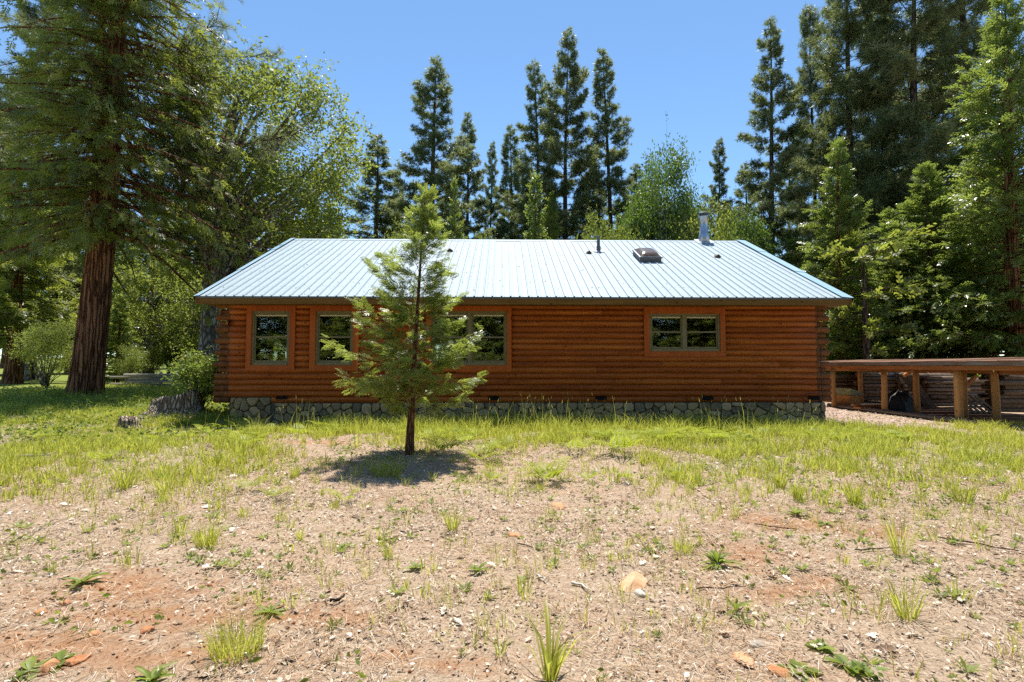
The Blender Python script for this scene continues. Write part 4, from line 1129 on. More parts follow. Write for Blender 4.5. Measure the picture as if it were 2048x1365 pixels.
# ---------------------------------------------------------------- left hand wood
# old cedar with the huge red trunk
D = 17.6; bL = gpt(170, 788); bx, by = bL.x, bL.y
rng = np.random.default_rng(5); Hb = 24.0
leanx = (.030, .0)
def bigf(t): return Vector((Hb*t*leanx[0]*1.6+.10*math.sin(t*6), 0, Hb*t))
n, seg = 120, 150; th = np.linspace(0, 2*math.pi, n, endpoint=False); V = []
sc = by/18.0
for k in range(seg+1):
    t_ = (k/seg)**1.35; z = t_*Hb; r = .44*sc*(1-t_)**.75+.02
    fl = 1+.16*math.exp(-z/.8)*(1+.9*np.maximum(0, np.cos(th*5+.7))**2)
    tw = th+z*.05
    fur = np.abs(vnoise(np.cos(tw)*11+20, np.sin(tw)*11+20+z*.10, 41)-.5)*2
    fur2 = vnoise(np.cos(tw)*26+50, np.sin(tw)*26+50+z*.35, 42)
    rr = r*fl*(1+.11*(fur-.35)+.045*(fur2-.5))
    c = bigf(t_); V.append(np.c_[c.x+rr*np.cos(th), c.y+rr*np.sin(th), np.full(n, z-(.35 if k == 0 else 0))])
i_ = np.arange(n*(seg+1)).reshape(seg+1, n)
old = tag(ob('old_cedar_tree', None), 'huge old cedar with thick red furrowed leaning trunk at left', 'tree')
ob('trunk', mesh_np('trunk', np.concatenate(V), np.stack([i_[:-1], np.roll(i_[:-1],-1,1), np.roll(i_[1:],-1,1), i_[1:]], -1).reshape(-1,4), M['bark_red'], smooth=True), old, keep=False)
mb = MB(); P, A, Hh, S, B = [], [], [], [], []
for i in range(400):
    tt = min(1, (i+rng.random())/300); t_ = .24+.75*tt; az = i*2.399+rng.uniform(-.5,.5)
    if i >= 300: tt = rng.random()*.75; t_ = .25+.75*tt; az = -math.pi/2+rng.uniform(-1.1,1.1)
    L = (5.4*(1-tt)**.62*rng.uniform(.55,1.12)+.3)*(1-.40*max(0,-math.sin(az)))
    if i >= 300: L = rng.uniform(1.3,2.6)
    el = math.radians(-6+40*tt**1.5)+rng.normal()*.12
    p0 = bigf(t_); d = Vector((math.cos(az)*math.cos(el), math.sin(az)*math.cos(el), math.sin(el))); sd = d.cross(Vector((0,0,1))).normalized(); ph = rng.uniform(0,6)
    pts = [p0+d*L*s+Vector((0,0,1))*L*(-.34*s*s+.06*s**4)+sd*L*.06*math.sin(ph+4*s) for s in (0,.2,.4,.6,.8,1)]
    rb = .07*(L/5)**.8+.01; mb.tube(pts, [rb*(1-.82*k/5) for k in range(6)], 5, cap=False)
    tone = rng.uniform(.15,.8)
    for q in range(max(6, int(34*L/5))):
        s = .10+.90*rng.random()**.8; k = min(4, int(s*5)); pp = pts[k].lerp(pts[k+1], s*5-k); sg = 1 if rng.random() > .5 else -1
        P.append(pp+sd*sg*L*.22*rng.random()*(1.2-s)+Vector((0,0,-rng.random()*.5*s))); A.append(d*rng.uniform(.2,.9)+sd*sg*rng.uniform(.1,.8)+Vector((0,0,rng.uniform(-1.0,.15))))
        Hh.append(np.array([rng.normal()*.7, rng.normal()*.7, 1])); S.append(.50*rng.uniform(.6,1.2)); B.append(tone+rng.normal()*.16)
P = np.array([tuple(p) for p in P]); A = np.array([tuple(a) for a in A]); Hh = np.array(Hh); S = np.array(S); B = np.clip(np.array(B),0,1)
parts = []; chs = rng.integers(0, 3, len(P))
for k in range(3):
    m = chs == k; parts.append(stamp(*FR_OLD[k], P[m], A[m], Hh[m], S[m], rng, B[m]))
ob('limbs', mb.mesh('limbs', M['bark_red'], True), old, keep=False)
Vv, Ff, Aa = merge(parts); ob('crown', mesh_np('crown', Vv, Ff, M['cedar'], v=Aa), old, keep=False)
put(old, bx, by)

# near pine with long needles reaching over the roof
q = at(196, 500, 21.5)
pL = pine(131, 25, .30, 5.0, 112, TUFT_NEAR, .40, 44, .26, 'long needled pine with branches reaching over the cabin roof', twigs=True, shape=.40, azfun=lambda a: (1+.55*max(0, math.cos(a+.15))**2)*(1-.5*max(0,-math.sin(a))))
put(pL, q.x, 21.5, 0)
# tall oak by the left end of the roof
q = at(416, 690, 25.0)
oL = leafy(311, 17.0, 5.2, 5.0, 6.0, 105, 62, LF, .34, .50, 'tall yellow green oak with grey trunk at the left roof end', mat='oak', clump=.95, bias=(2.2,0), lean=(.01,0))
put(oL, q.x, 25.0, 0)
# rest of the left wood
cL = cedar(221, 16, .14, 3.2, 220, FR_MID, .62, 40, .34, '', droop=.3)
cM = cedar(222, 16, .14, 3.0, 220, FR_FAR, .72, 36, .34, '', droop=.3)
GL = 'cedars of the left hand wood'
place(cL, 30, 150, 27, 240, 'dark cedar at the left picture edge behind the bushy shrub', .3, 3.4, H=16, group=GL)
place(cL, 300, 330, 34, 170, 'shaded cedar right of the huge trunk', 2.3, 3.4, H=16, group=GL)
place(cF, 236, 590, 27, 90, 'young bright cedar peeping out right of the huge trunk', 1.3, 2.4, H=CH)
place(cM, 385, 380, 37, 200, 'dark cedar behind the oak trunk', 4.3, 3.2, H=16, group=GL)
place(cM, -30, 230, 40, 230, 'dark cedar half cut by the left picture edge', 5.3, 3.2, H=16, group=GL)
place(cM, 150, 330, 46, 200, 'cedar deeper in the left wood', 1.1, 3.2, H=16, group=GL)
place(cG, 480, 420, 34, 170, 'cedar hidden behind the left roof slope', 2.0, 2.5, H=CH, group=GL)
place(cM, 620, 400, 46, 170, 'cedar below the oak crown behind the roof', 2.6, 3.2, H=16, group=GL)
place(A_, 60, -60, 33, 200, 'tall pine with open branches at the upper left edge', 2.6, 2.9, group=None)
place(oY, 300, 500, 30, 170, 'sunlit yellow green oak between the huge trunk and the cabin', 2.2, 2.9, H=8.8)
place(oY, 60, 560, 31, 160, 'yellow green tree behind the bushy shrub at left', .9, 2.9, H=8.8)
place(oY, 400, 520, 30, 150, 'yellow green oak showing beside the grey oak trunk', 3.8, 2.9, H=8.8)
oS = leafy(321, 4.4, .9, 1.5, 1.6, 40, 36, LF_S, .26, .05, '', mat='oak', name='shrub', cat='shrub', stems=6, clump=.42)
place(oS, 96, 640, 23, 108, 'bushy bright shrub left of the huge trunk', .4, 1.6, H=4.1)
place(oS, 295, 695, 29, 70, 'small leafy sapling behind the rail stack', 1.9, 1.6, H=4.1)
place(oS, 262, 690, 26, 60, 'low leafy shrub right of the huge trunk base', 3.0, 1.6, H=4.1)
place(oF, 340, 640, 33, 110, 'small broad tree with brownish crown behind the rails', 1.0, 3.1, H=11.8)
# far conifers closing the view
DF = 'dark conifer deep in the wood beyond the other trees'
rq = random.Random(9)
for px in (-150,-40,40,110,180,250,330,400,470,560,650,760,880,1000,1120,1240,1360,1480,1600,1720,1840,1960,2080,2200):
    D = rq.uniform(62, 88); src = rq.choice((cM, A_, C_, cM)); H_ = 16 if src is cM else PH
    tip = rq.uniform(400, 500) if px < 1500 else rq.uniform(250, 430)
    if px < 560: tip = rq.uniform(380, 520)
    place(src, px+rq.uniform(-30,30), tip, D, rq.uniform(110,170), DF, rq.uniform(0,6), 3.2 if src is cM else 2.9, 'distant conifers', H_)
# trees behind the photographer, seen mirrored in the cabin windows
DM = 'sunlit conifer mirrored in the cabin window panes'
for x, y, src, h_ in ((-21,-9,cL,15),(-17,-8,cR,14),(-13,-9.5,cL,14),(-9,-8,cR,12),(-5,-9,cL,13),(-1.5,-8,cR,12),(2.5,-9,cL,13),(6.5,-8,cL,12),(10,-9,cR,13),(13.5,-8,cL,14),(17.5,-9,cR,14),(-13,-15,cL,15),(-8,-19,pM,22),(-3,-15,cR,14),(2.5,-20,pM,24),(6,-14,cL,13),(11,-18,cR,17),(16,-13,pM,22),(-19,-20,pM,24),(21,-20,cR,18),(0,-27,pM,26),(-11,-27,cL,18),(10,-28,cL,18)):
    H_ = {id(cL):16, id(pM):30, id(cR):17}[id(src)]; s_ = h_/H_
    copy_tree(src, DM, x, y, rq.uniform(0,6), (s_*1.15, s_*1.15, s_), 'trees behind the photographer')

# ---------------------------------------------------------------- the young cedar in front of the cabin
sb = gpt(818, 909); DS = sb.y; S_ = DS/FPX
hs = (at(845, 382, DS).z - gz1(sb.x, DS))
prof_y = [382,400,440,480,520,560,600,650,700,730,760,800,832]
lx = [2,12,42,48,74,84,100,108,118,150,142,118,84]; rx_ = [3,16,46,52,68,72,80,88,104,114,134,124,84]
zs_ = [(908-y)*S_/hs for y in prof_y][::-1]; lx = lx[::-1]; rx_ = rx_[::-1]
def sap_r(az, t):
    l = np.interp(t, zs_, lx); r = np.interp(t, zs_, rx_); c = math.cos(az)
    return (max(l, r)*.0 + (r if c > 0 else l)*abs(c)+(l+r)/2*(1-abs(c)))*S_*1.0
sap = cedar(401, hs, .155, 1.1, 92, FR_NEAR, .23, 44, .060, 'young cedar sapling with slim red trunk standing before the cabin', mat='cedar_sap', bark='bark_sap', droop=-.02, rfun=sap_r, name='young_cedar_tree', lean=(.050,0), wob=.004, up=.10)
put(sap, sb.x, DS)
# shrub at the cabin corner
c = at(404, 820, 13.9)
rh = leafy(411, 2.0, .25, .62, .75, 30, 24, LF_S, .24, .035, 'glossy shrub with reddish tips at the left cabin corner', mat='rhodo', bark='bark_pine', name='shrub', cat='shrub', stems=6, clump=.26)
put(rh, c.x, 13.7, 0, (1.0,1,1.0))
# ---------------------------------------------------------------- ground plants and litter
GRN = np.random.default_rng(77)
def in_view(x, y, m=0.06): return (np.abs(x - y*math.tan(YAW)) < y*(1.024+m)+.3)
def scatter(n, y0, y1, dens, xlim=19):
    """random points over the ground seen between two depths, even per area, thinned by dens(x, y)"""
    y = np.sqrt(GRN.uniform(y0*y0, y1*y1, n)); x = GRN.uniform(-1, 1, n)*(y*1.09+.3)
    k = (np.abs(x) < xlim) & (GRN.random(n) < dens(x, y)); return x[k], y[k]
def house_free(x, y): return ~((y > 13.15) & (x > XL-.05) & (x < XR+.35))

def blades(x, y, h, w, bend, tone, rng, z=None, curl=None):
    N = len(x); z0 = gz(x, y) if z is None else z
    az = rng.uniform(0, 2*math.pi, N); wx, wy = np.cos(az)*w/2, np.sin(az)*w/2
    ba = rng.uniform(0, 2*math.pi, N) if curl is None else curl
    bx_, by_ = np.cos(ba)*bend, np.sin(ba)*bend
    V = np.zeros((N,5,3))
    V[:,0] = np.c_[x-wx, y-wy, z0-.015]; V[:,1] = np.c_[x+wx, y+wy, z0-.015]
    V[:,2] = np.c_[x-wx*.8+bx_*.35, y-wy*.8+by_*.35, z0+h*.58]; V[:,3] = np.c_[x+wx*.8+bx_*.35, y+wy*.8+by_*.35, z0+h*.58]
    V[:,4] = np.c_[x+bx_, y+by_, z0+h*(1-.25*np.minimum(1, bend/np.maximum(h,.01)))]
    b = (np.arange(N)*5)[:,None]
    Fc = np.concatenate([b+np.array([[0,1,2]]), b+np.array([[1,3,2]]), b+np.array([[2,3,4]])])
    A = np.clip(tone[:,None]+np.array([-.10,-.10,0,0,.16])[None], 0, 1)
    return V.reshape(-1,3), Fc, A.ravel()
def tufts(cx, cy, nb, rad, h, w, rng, tone=.45, fan=.9):
    k = rng.poisson(nb, len(cx)).clip(2); i = np.repeat(np.arange(len(cx)), k); N = len(i)
    a = rng.uniform(0, 6.283, N); r = rad*np.sqrt(rng.random(N))*rng.uniform(.5,1.2,len(cx))[i]
    x, y = cx[i]+r*np.cos(a), cy[i]+r*np.sin(a)
    hh = (h if np.isscalar(h) else h[i])*rng.uniform(.45,1.1,N)
    tn = np.clip(tone+rng.normal(size=len(cx))[i]*.16+rng.normal(size=N)*.12, 0, 1)
    return blades(x, y, hh, w*rng.uniform(.7,1.3,N), hh*rng.uniform(.1,fan,N), tn, rng, curl=a+rng.normal(size=N)*.9)

def stuff(name, parts, mat, label, cat):
    V, Fc, A = merge(parts); o = tag(ob(name, mesh_np(name, V, Fc, M[mat], v=A)), label, cat); return kind(o, 'stuff')

def patchy(x, y, s=1.3, lo=.42, hi=.62, seed=60): return sstep(lo, hi, .6*vnoise(x*s, y*s, seed)+.4*vnoise(x*s*2.7, y*s*2.7, seed+1))
def d_meadow(x, y):
    g = greenmask(x, y); g = g*(.06+.94*patchy(x, y, 1.7, .42, .60))
    g *= house_free(x, y)
    g *= 1-.9*((x > 8.2) & (y > 11.9))          # path and shed floor
    return g
parts = []
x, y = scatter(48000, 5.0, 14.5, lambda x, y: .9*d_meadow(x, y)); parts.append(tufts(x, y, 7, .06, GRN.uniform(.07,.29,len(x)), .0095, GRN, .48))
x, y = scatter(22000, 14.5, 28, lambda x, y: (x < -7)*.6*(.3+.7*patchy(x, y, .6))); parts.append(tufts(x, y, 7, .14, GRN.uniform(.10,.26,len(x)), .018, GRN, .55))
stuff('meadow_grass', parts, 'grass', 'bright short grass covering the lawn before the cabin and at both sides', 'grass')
parts = []
def d_sparse(x, y): return (.05+.6*patchy(x, y, .8, .5, .66, 71))*(1-.5*greenmask(x, y))*(1-.92*redmask(x, y))*sstep(1.6, 3.4, y)
x, y = scatter(9000, 1.7, 9.5, lambda x, y: .75*d_sparse(x, y), 10); parts.append(tufts(x, y, 6, .05, GRN.uniform(.05,.17,len(x)), .0055, GRN, .50))
x, y = scatter(700, 3.2, 9.0, lambda x, y: .18+.8*np.maximum(sstep(-.1,-.45,x/y), sstep(.15,.5,x/y))*sstep(3.5,6.5,y)*(1-redmask(x, y)), 10); parts.append(tufts(x, y, 16, .06, GRN.uniform(.10,.24,len(x)), .006, GRN, .42))
stuff('sparse_grass', parts, 'grass', 'thin scattered grass sprouts across the bare foreground', 'grass')
# low leafy ground cover in the shade of the old cedar and along the lawn
parts = []
x, y = scatter(13000, 8.6, 20, lambda x, y: ((x < -5.6)*.75*patchy(x, y, .7, .35, .6, 81)*sstep(8.8, 10.5, y)))
z = gz(x, y)+GRN.uniform(.02,.16,len(x)); TL, TLF = LF_S[0]
parts.append(stamp(TL*1.0, TLF, np.c_[x, y, z], GRN.normal(size=(len(x),3)), np.tile([0,0,1.],(len(x),1)), GRN.uniform(.5,1.0,len(x)), GRN, None, 0))
x, y = scatter(5200, 2.2, 9.5, lambda x, y: .55*patchy(x, y, 1.1, .54, .7, 91)*(1-redmask(x, y)), 10)
parts.append(stamp(TL*.55, TLF, np.c_[x, y, gz(x, y)+.02], GRN.normal(size=(len(x),3)), np.tile([0,0,1.],(len(x),1)), GRN.uniform(.4,1.0,len(x)), GRN, None, 0))
stuff('ground_cover', parts, 'grass_dark', 'low green weeds under the old cedar and dotted over the yard', 'weeds')
# tall seeding grass along the footing
parts = []; N = 520
x = np.concatenate([GRN.normal(c, s, k) for c, s, k in ((-4.5,.18,26),(-6.2,.2,8),(-.5,.22,26),(.3,.2,44),(.9,.25,60),(1.6,.2,34),(2.1,.3,26),(4.9,.2,40),(5.5,.25,26),(7.0,.25,30),(3.4,.5,14),(-2.6,.4,8))])
y = GRN.uniform(10.9, 12.4, len(x)); h = .22+.62*GRN.random(len(x))**1.5; bd = h*GRN.uniform(.05,.3,len(x)); ba = GRN.uniform(0,6.28,len(x))
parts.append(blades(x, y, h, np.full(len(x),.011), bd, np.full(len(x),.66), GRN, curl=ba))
tip = np.c_[x+np.cos(ba)*bd, y+np.sin(ba)*bd, gz(x,y)+h*(1-.25*np.minimum(1,bd/h))]
T = np.array([(-.5,0,0),(.5,0,0),(.35,0,.6),(-.35,0,.6),(0,0,1.),(0,-.5,0),(0,.5,0),(0,.35,.6),(0,-.35,.6)]); T[:,:2] *= .14
TFq = np.array([(0,1,2),(0,2,3),(3,2,4),(5,6,7),(5,7,8),(8,7,4)])
k = GRN.random(len(x)) < .7
parts.append(stamp(T, TFq, tip[k], np.c_[np.cos(ba)*.3, np.sin(ba)*.3, np.ones(len(x))][k], GRN.normal(size=(k.sum(),3)), GRN.uniform(.05,.11,k.sum()), GRN, np.full(k.sum(),.95), 0))
cx_ = np.concatenate([x[::2]]); parts.append(tufts(cx_, y[::2], 5, .08, .34, .008, GRN, .5))
x = GRN.uniform(-7, 8.6, 4600); y = GRN.uniform(10.8, 12.9, 4600); k = GRN.random(4600) < patchy(x, y, 1.1, .35, .6, 151); x, y = x[k], y[k]
parts.append(tufts(x, y, 6, .07, GRN.uniform(.14,.52,len(x)), .009, GRN, .42))
stuff('seeding_grass', parts, 'grass', 'tall seeding grass stalks along the stone footing', 'grass')

# bracken ferns: a triangular frond, several to a plant
def fern_mesh(seed, n):
    rng = np.random.default_rng(seed); V, Fc, A = [], [], []
    for k in range(n):
        az = k*2.4+rng.uniform(-.5,.5); L = rng.uniform(.30,.5); el = rng.uniform(.75,1.25); tone = rng.uniform(.2,.8); hor = Vector((math.cos(az),math.sin(az),0)); sd = Vector((-math.sin(az),math.cos(az),0))
        def P(s): return hor*(L*s*math.cos(el)+L*.42*s*s)+Vector((0,0,1))*(L*s*math.sin(el)-L*.40*s*s*s)
        def tri(a, b, c): m = len(V); V.extend([tuple(a),tuple(b),tuple(c)]); Fc.append((m,m+1,m+2)); A.extend([tone-.1,tone+.1,tone])
        for i in range(10):
            a, b = P(i/10), P((i+1)/10); tri(a-sd*.003, a+sd*.003, b)
        for i in range(11):
            s = .26+.70*i/10; p = P(s); l = L*.44*(1.02-s)**.8+.012; d = (P(min(1.0,s+.05))-P(s-.05)).normalized()
            for sg in (-1,1):
                e = p+sd*sg*l+d*l*.35-Vector((0,0,l*.12)); m_ = p.lerp(e,.5)
                tri(p-d*.004, p+d*.005, e)
                for q in range(2):
                    f = .15+.36*q; b_ = p.lerp(e,f); wq = l*.26*(1-f*.75)+.006
                    tri(b_, b_+d*wq*1.0+sd*sg*wq*.35, b_+(e-p)*.20); tri(b_, b_-d*wq*.9+sd*sg*wq*.5, b_+(e-p)*.20)
    return mesh_np('fronds', np.array(V), np.array(Fc), M['fern'], v=np.clip(A,0,1))
FM = [fern_mesh(500+k, n) for k, n in enumerate((5,7,9,4))]
ferns = [(1095,966,2,1.0,'full bracken fern standing alone on bare litter right of centre'),(1242,908,1,1.15,'tall bright fern with pointed frond below the skylight window'),
    (1172,964,3,.55,'single bent fern frond right of the lone full fern'),(1252,962,3,.6,'small sparse fern right of the single bent frond'),(1347,958,3,.6,'small dark stemmed fern at the bare edge of the right lawn'),
    (985,965,3,.6,'flat spreading fern left of the lone full fern'),(960,925,1,.95,'fern beside a rust rock right of the young cedar'),(1005,905,0,.9,'fern in the bright row behind the rust rock'),
    (1150,905,0,.85,'fern at the front of the bright row below the second vent'),(495,985,3,.75,'fern with long shadow left of the young cedar shade'),(545,1000,3,.6,'pale fern sprig below the fern with long shadow'),
    (690,1005,3,.6,'small upright fern below the young cedar shade'),(500,895,1,.85,'bright fern at the left meadow edge'),(650,860,0,1.0,'fern with arched fronds before the footing left of the young cedar'),
    (200,925,0,.7,'pale fern in the left meadow beside tall grass'),(890,905,1,1.0,'fern right beside the young cedar trunk'),(1330,885,1,1.0,'fern at the left end of the right lawn'),
    (600,872,0,.8,'fern low before the footing near the second window')]
for px, py, k, s, lab in ferns:
    p = gpt(px, py); f = thing('fern', (p.x, p.y, gz1(p.x, p.y)), lab, 'fern', 'bracken ferns in the yard', rotz=px*.37); f.scale = (s*1.25, s*1.25, s*1.25)
    ob('fronds', FM[k], f, keep=False)
# the dense bright fern band that nobody could count
def mesh_arr(me):
    v = np.empty(len(me.vertices)*3); me.vertices.foreach_get('co', v); t_ = np.empty(len(me.loops), np.int32); me.loops.foreach_get('vertex_index', t_)
    a = np.empty(len(me.vertices)); me.attributes['v'].data.foreach_get('value', a); return v.reshape(-1,3), t_.reshape(-1,3), a
FA = [mesh_arr(m) for m in FM]; parts = []
def d_fern(x, y):
    d = 1.2*sstep(9.0, 10.0, y)*sstep(12.9, 12.2, y)*(x > -5.5)*(x < 8)*patchy(x, y, .9, .40, .62, 95)*(1-blob(x, y, 660, 885, 1.6, .9))
    return np.maximum(d, .8*sstep(9.3, 10.2, y)*sstep(13, 12, y)*(x < -5)*(x > -9.5)*patchy(x, y, 1.0, .4, .6, 96))
x, y = scatter(900, 9.0, 13, d_fern, 10)
for i in range(len(x)):
    v, f, a = FA[GRN.integers(0,4)]; c, s = math.cos(i*1.7), math.sin(i*1.7); q = GRN.uniform(.5,1.05)
    parts.append((np.c_[v[:,0]*c-v[:,1]*s, v[:,0]*s+v[:,1]*c, v[:,2]*.8]*q+np.array([x[i], y[i], gz1(x[i], y[i])]), f, np.clip(a+GRN.normal()*.2,0,1)))
stuff('fern_bed', parts, 'fern', 'bed of small bright ferns mixed into the lawn edge', 'ferns')

# single grass tufts and broad leaved weeds that stand out
def tuft_obj(px, py, n, rad, h, w, tone, lab, mat='grass', seed=0):
    n = int(n*1.9); w *= .8
    p = gpt(px, py); rng = np.random.default_rng(seed+px); cx = np.array([p.x]); cy = np.array([p.y])
    V, Fc, A = tufts(cx, cy, n, rad*.75, h*1.15, w, rng, tone, 1.05); V = V-np.array([p.x, p.y, gz1(p.x, p.y)])
    return tag(ob('grass_tuft', mesh_np('grass_tuft', V, Fc, M[mat], v=A), loc=(p.x, p.y, gz1(p.x, p.y))), lab, 'grass tuft', 'grass tufts in the yard')
for a in [(905,1062,40,.07,.24,.007,.45,'upright grass tuft in the middle of the bare ground'),(250,975,70,.16,.36,.009,.40,'tall dense grass tuft in the left meadow'),
          (412,1092,60,.11,.22,.007,.48,'wide grass tuft on the bare ground at left'),(475,1305,170,.17,.17,.0045,.55,'olive tangled grass tuft beside the red soil patch'),
          (775,1120,26,.04,.17,.006,.30,'dark narrow tuft below the middle left'),(600,1080,24,.05,.14,.006,.5,'thin tuft right of the wide left tuft'),
          (1365,1105,70,.13,.13,.006,.62,'yellowish low tuft left of the broad leaved weed'),(1800,1110,26,.05,.42,.007,.52,'tall sparse grass tuft on the right bare ground'),
          (1595,1000,50,.08,.22,.008,.42,'grass tuft at the front edge of the right lawn'),(1710,1008,60,.10,.26,.008,.40,'thick grass tuft left of the front lawn corner'),
          (1925,1005,60,.10,.26,.008,.38,'thick grass tuft at the right lawn corner'),(1815,1240,34,.06,.28,.007,.48,'green grass tuft with dry leaves at lower right'),
          (770,950,90,.30,.22,.008,.42,'grass clump in the shade of the young cedar'),(1100,1362,24,.05,.30,.016,.72,'pale broad bladed tuft at the bottom picture edge'),
          (1000,1310,14,.03,.15,.005,.5,'little sprig left of the pale bottom tuft'),(590,955,40,.08,.2,.007,.5,'tuft in front of the bare strip at left'),
          (1560,975,60,.10,.30,.008,.40,'grass tuft jutting from the middle of the right lawn edge'),(330,985,40,.1,.26,.008,.45,'grass tuft right of the tall dense left one')]:
    tuft_obj(*a)
def rosette(px, py, n, L, w, lab, mat='weed', flat=.5):
    p = gpt(px, py); V, Fc, A = [], [], []; rng = np.random.default_rng(px)
    for k in range(n):
        az = k*2.4+rng.uniform(-.4,.4); l = L*rng.uniform(.6,1.1); el = rng.uniform(.2,1.1)*flat*2; h_ = np.array([math.cos(az),math.sin(az),0]); sd = np.array([-math.sin(az),math.cos(az),0]); m = len(V); tn = rng.uniform(.35,.95)
        for s, ww in ((0,.25),(.3,.75),(.6,1.0),(.85,.65),(1.0,.05)):
            c = h_*(l*s*math.cos(el)+.25*l*s*s)+np.array([0,0,1])*(l*s*math.sin(el)-.35*l*s*s)+np.array([0,0,.005])
            V += [c-sd*w*ww*.5+np.array([0,0,.006]), c, c+sd*w*ww*.5+np.array([0,0,.006])]; A += [tn,tn-.2,tn]
        for j in range(4): Fc += [(m+3*j,m+3*j+1,m+3*j+4,m+3*j+3),(m+3*j+1,m+3*j+2,m+3*j+5,m+3*j+4)]
    return tag(ob('broadleaf_weed', mesh_np('broadleaf_weed', np.array(V), np.array(Fc), M[mat], v=np.clip(A,0,1), smooth=True), loc=(p.x, p.y, gz1(p.x, p.y))), lab, 'weed', 'broad leaved weeds in the yard')
rosette(1435,1130,26,.17,.030,'leafy green rosette weed on bare ground at right',flat=.7)
rosette(165,1168,14,.15,.034,'grey green rosette weed near the left edge'); rosette(540,1228,12,.10,.022,'small rosette weed above the olive grass tuft')
rosette(300,1368,24,.12,.022,'dark leafy weed cut by the bottom picture edge',flat=.55); rosette(1590,1030,14,.14,.03,'flat green weed at the edge of the red soil at right')
rosette(1470,1225,9,.13,.018,'upright narrow leaved sprout at lower right',flat=.95); rosette(830,1140,9,.09,.03,'small round leaved weed in the middle foreground'); rosette(955,1145,10,.10,.03,'leafy sprout right of the round leaved weed')
rosette(1650,1050,9,.09,.03,'little pale weed on the red soil at right')
for k, (px, py) in enumerate(((1690,1335),(1640,1300),(1740,1350),(1600,1345),(60,1345),(120,1325))):
    rosette(px, py, 9, .085, .045, ['strawberry like plant at the lower right','topmost strawberry like plant at the lower right','right hand strawberry like plant at the bottom','strawberry like plant left of its bottom group','leafy plant in the bottom left corner','leafy plant beside the red rock at bottom left'][k], flat=.35)

# litter: needles, dead leaves, soil crumbs
def litter_dens(x, y): return np.clip(3.0/y, .05, 1)**1.1*(.25+.75*patchy(x, y, 1.1, .35, .65, 141))*(1-.5*redmask(x, y))*house_free(x, y)*(1-.6*np.exp(-((x+2.05)/.35)**2-((y-2.75)/.2)**2))
N = 250000; x, y = scatter(N, 1.7, 11, litter_dens, 12)
n = len(x); L = GRN.uniform(.05,.15,n)*(1+.03*y); w = .0014*(1+.36*y); a = GRN.uniform(0,6.283,n); z = gz(x, y)+GRN.uniform(.006,.022,n)
d = np.c_[np.cos(a), np.sin(a), GRN.normal(size=n)*.10]*L[:,None]/2; s = np.c_[-np.sin(a), np.cos(a), np.zeros(n)]*(w*GRN.uniform(.7,1.3,n))[:,None]/2
c = np.c_[x, y, z]; mid = c+np.c_[np.zeros((n,2)), GRN.uniform(0,.012,n)]+s*GRN.normal(size=(n,1))*4
V = np.stack([c-d, mid+s, c+d, mid-s], 1).reshape(-1,3); b = (np.arange(n)*4)[:,None]
Fc = np.concatenate([b+np.array([[0,1,3]]), b+np.array([[1,2,3]])])
stuff('needle_litter', [(V, Fc, np.repeat(GRN.random(n), 4))], 'needle', 'fallen brown and grey pine needles strewn over the ground', 'needles')
# dead oak leaves (lobed, curled)
out = [(0,0),(.10,.12),(.28,.10),(.34,.30),(.50,.16),(.62,.36),(.72,.16),(.84,.22),(1,0)]
T = [(0,0,0)]; 
pts = [(s, wd) for s, wd in out] + [(s, -wd) for s, wd in out[-2:0:-1]]
T = np.array([(wd, .10*abs(wd)*2-.12*(s-.5)**2+.0, s-.5) for s, wd in pts]+[(0,-.03,0)]); kk = len(pts)
TFl = np.array([(i, (i+1) % kk, kk) for i in range(kk)])
T2 = np.array([(0,0,-.5),(.26,.10,-.05),(0,.05,.5),(-.22,.08,.1)]); T2F = np.array([(0,1,2),(0,2,3)])
x, y = scatter(150000, 1.7, 12.6, lambda x, y: np.clip(4.0/y,.10,1)**1.2*(.35+.65*patchy(x, y, 1.6, .35, .7, 33))*house_free(x, y)*(1-.75*redmask(x, y)), 14); n = len(x)
a = GRN.uniform(0,6.283,n)
flakes = stamp(T2, T2F, np.c_[x, y, gz(x, y)+GRN.uniform(.006,.020,n)], np.c_[np.cos(a), np.sin(a), GRN.normal(size=n)*.35], np.c_[GRN.normal(size=n)*.4, GRN.normal(size=n)*.4, np.ones(n)], GRN.uniform(.009,.030,n)*(1+.07*y), GRN, None, .1)
x, y = scatter(16000, 1.7, 12.6, lambda x, y: np.clip(3.4/y,.12,1)*(.25+.75*patchy(x, y, 1.6, .35, .7, 33))*house_free(x, y)*(1-.8*redmask(x, y)), 12); n = len(x)
z = gz(x, y)+GRN.uniform(.008,.025,n); a = GRN.uniform(0,6.283,n)
parts = [stamp(T, TFl, np.c_[x, y, z], np.c_[np.cos(a), np.sin(a), GRN.normal(size=n)*.25], np.c_[GRN.normal(size=n)*.35, GRN.normal(size=n)*.35, np.ones(n)], np.where(GRN.random(n) < .12, GRN.uniform(.06,.10,n), GRN.uniform(.02,.055,n)), GRN, None, .1), flakes]
stuff('leaf_litter', parts, 'leaflit', 'pale curled dead oak leaves strewn over the ground', 'leaves')
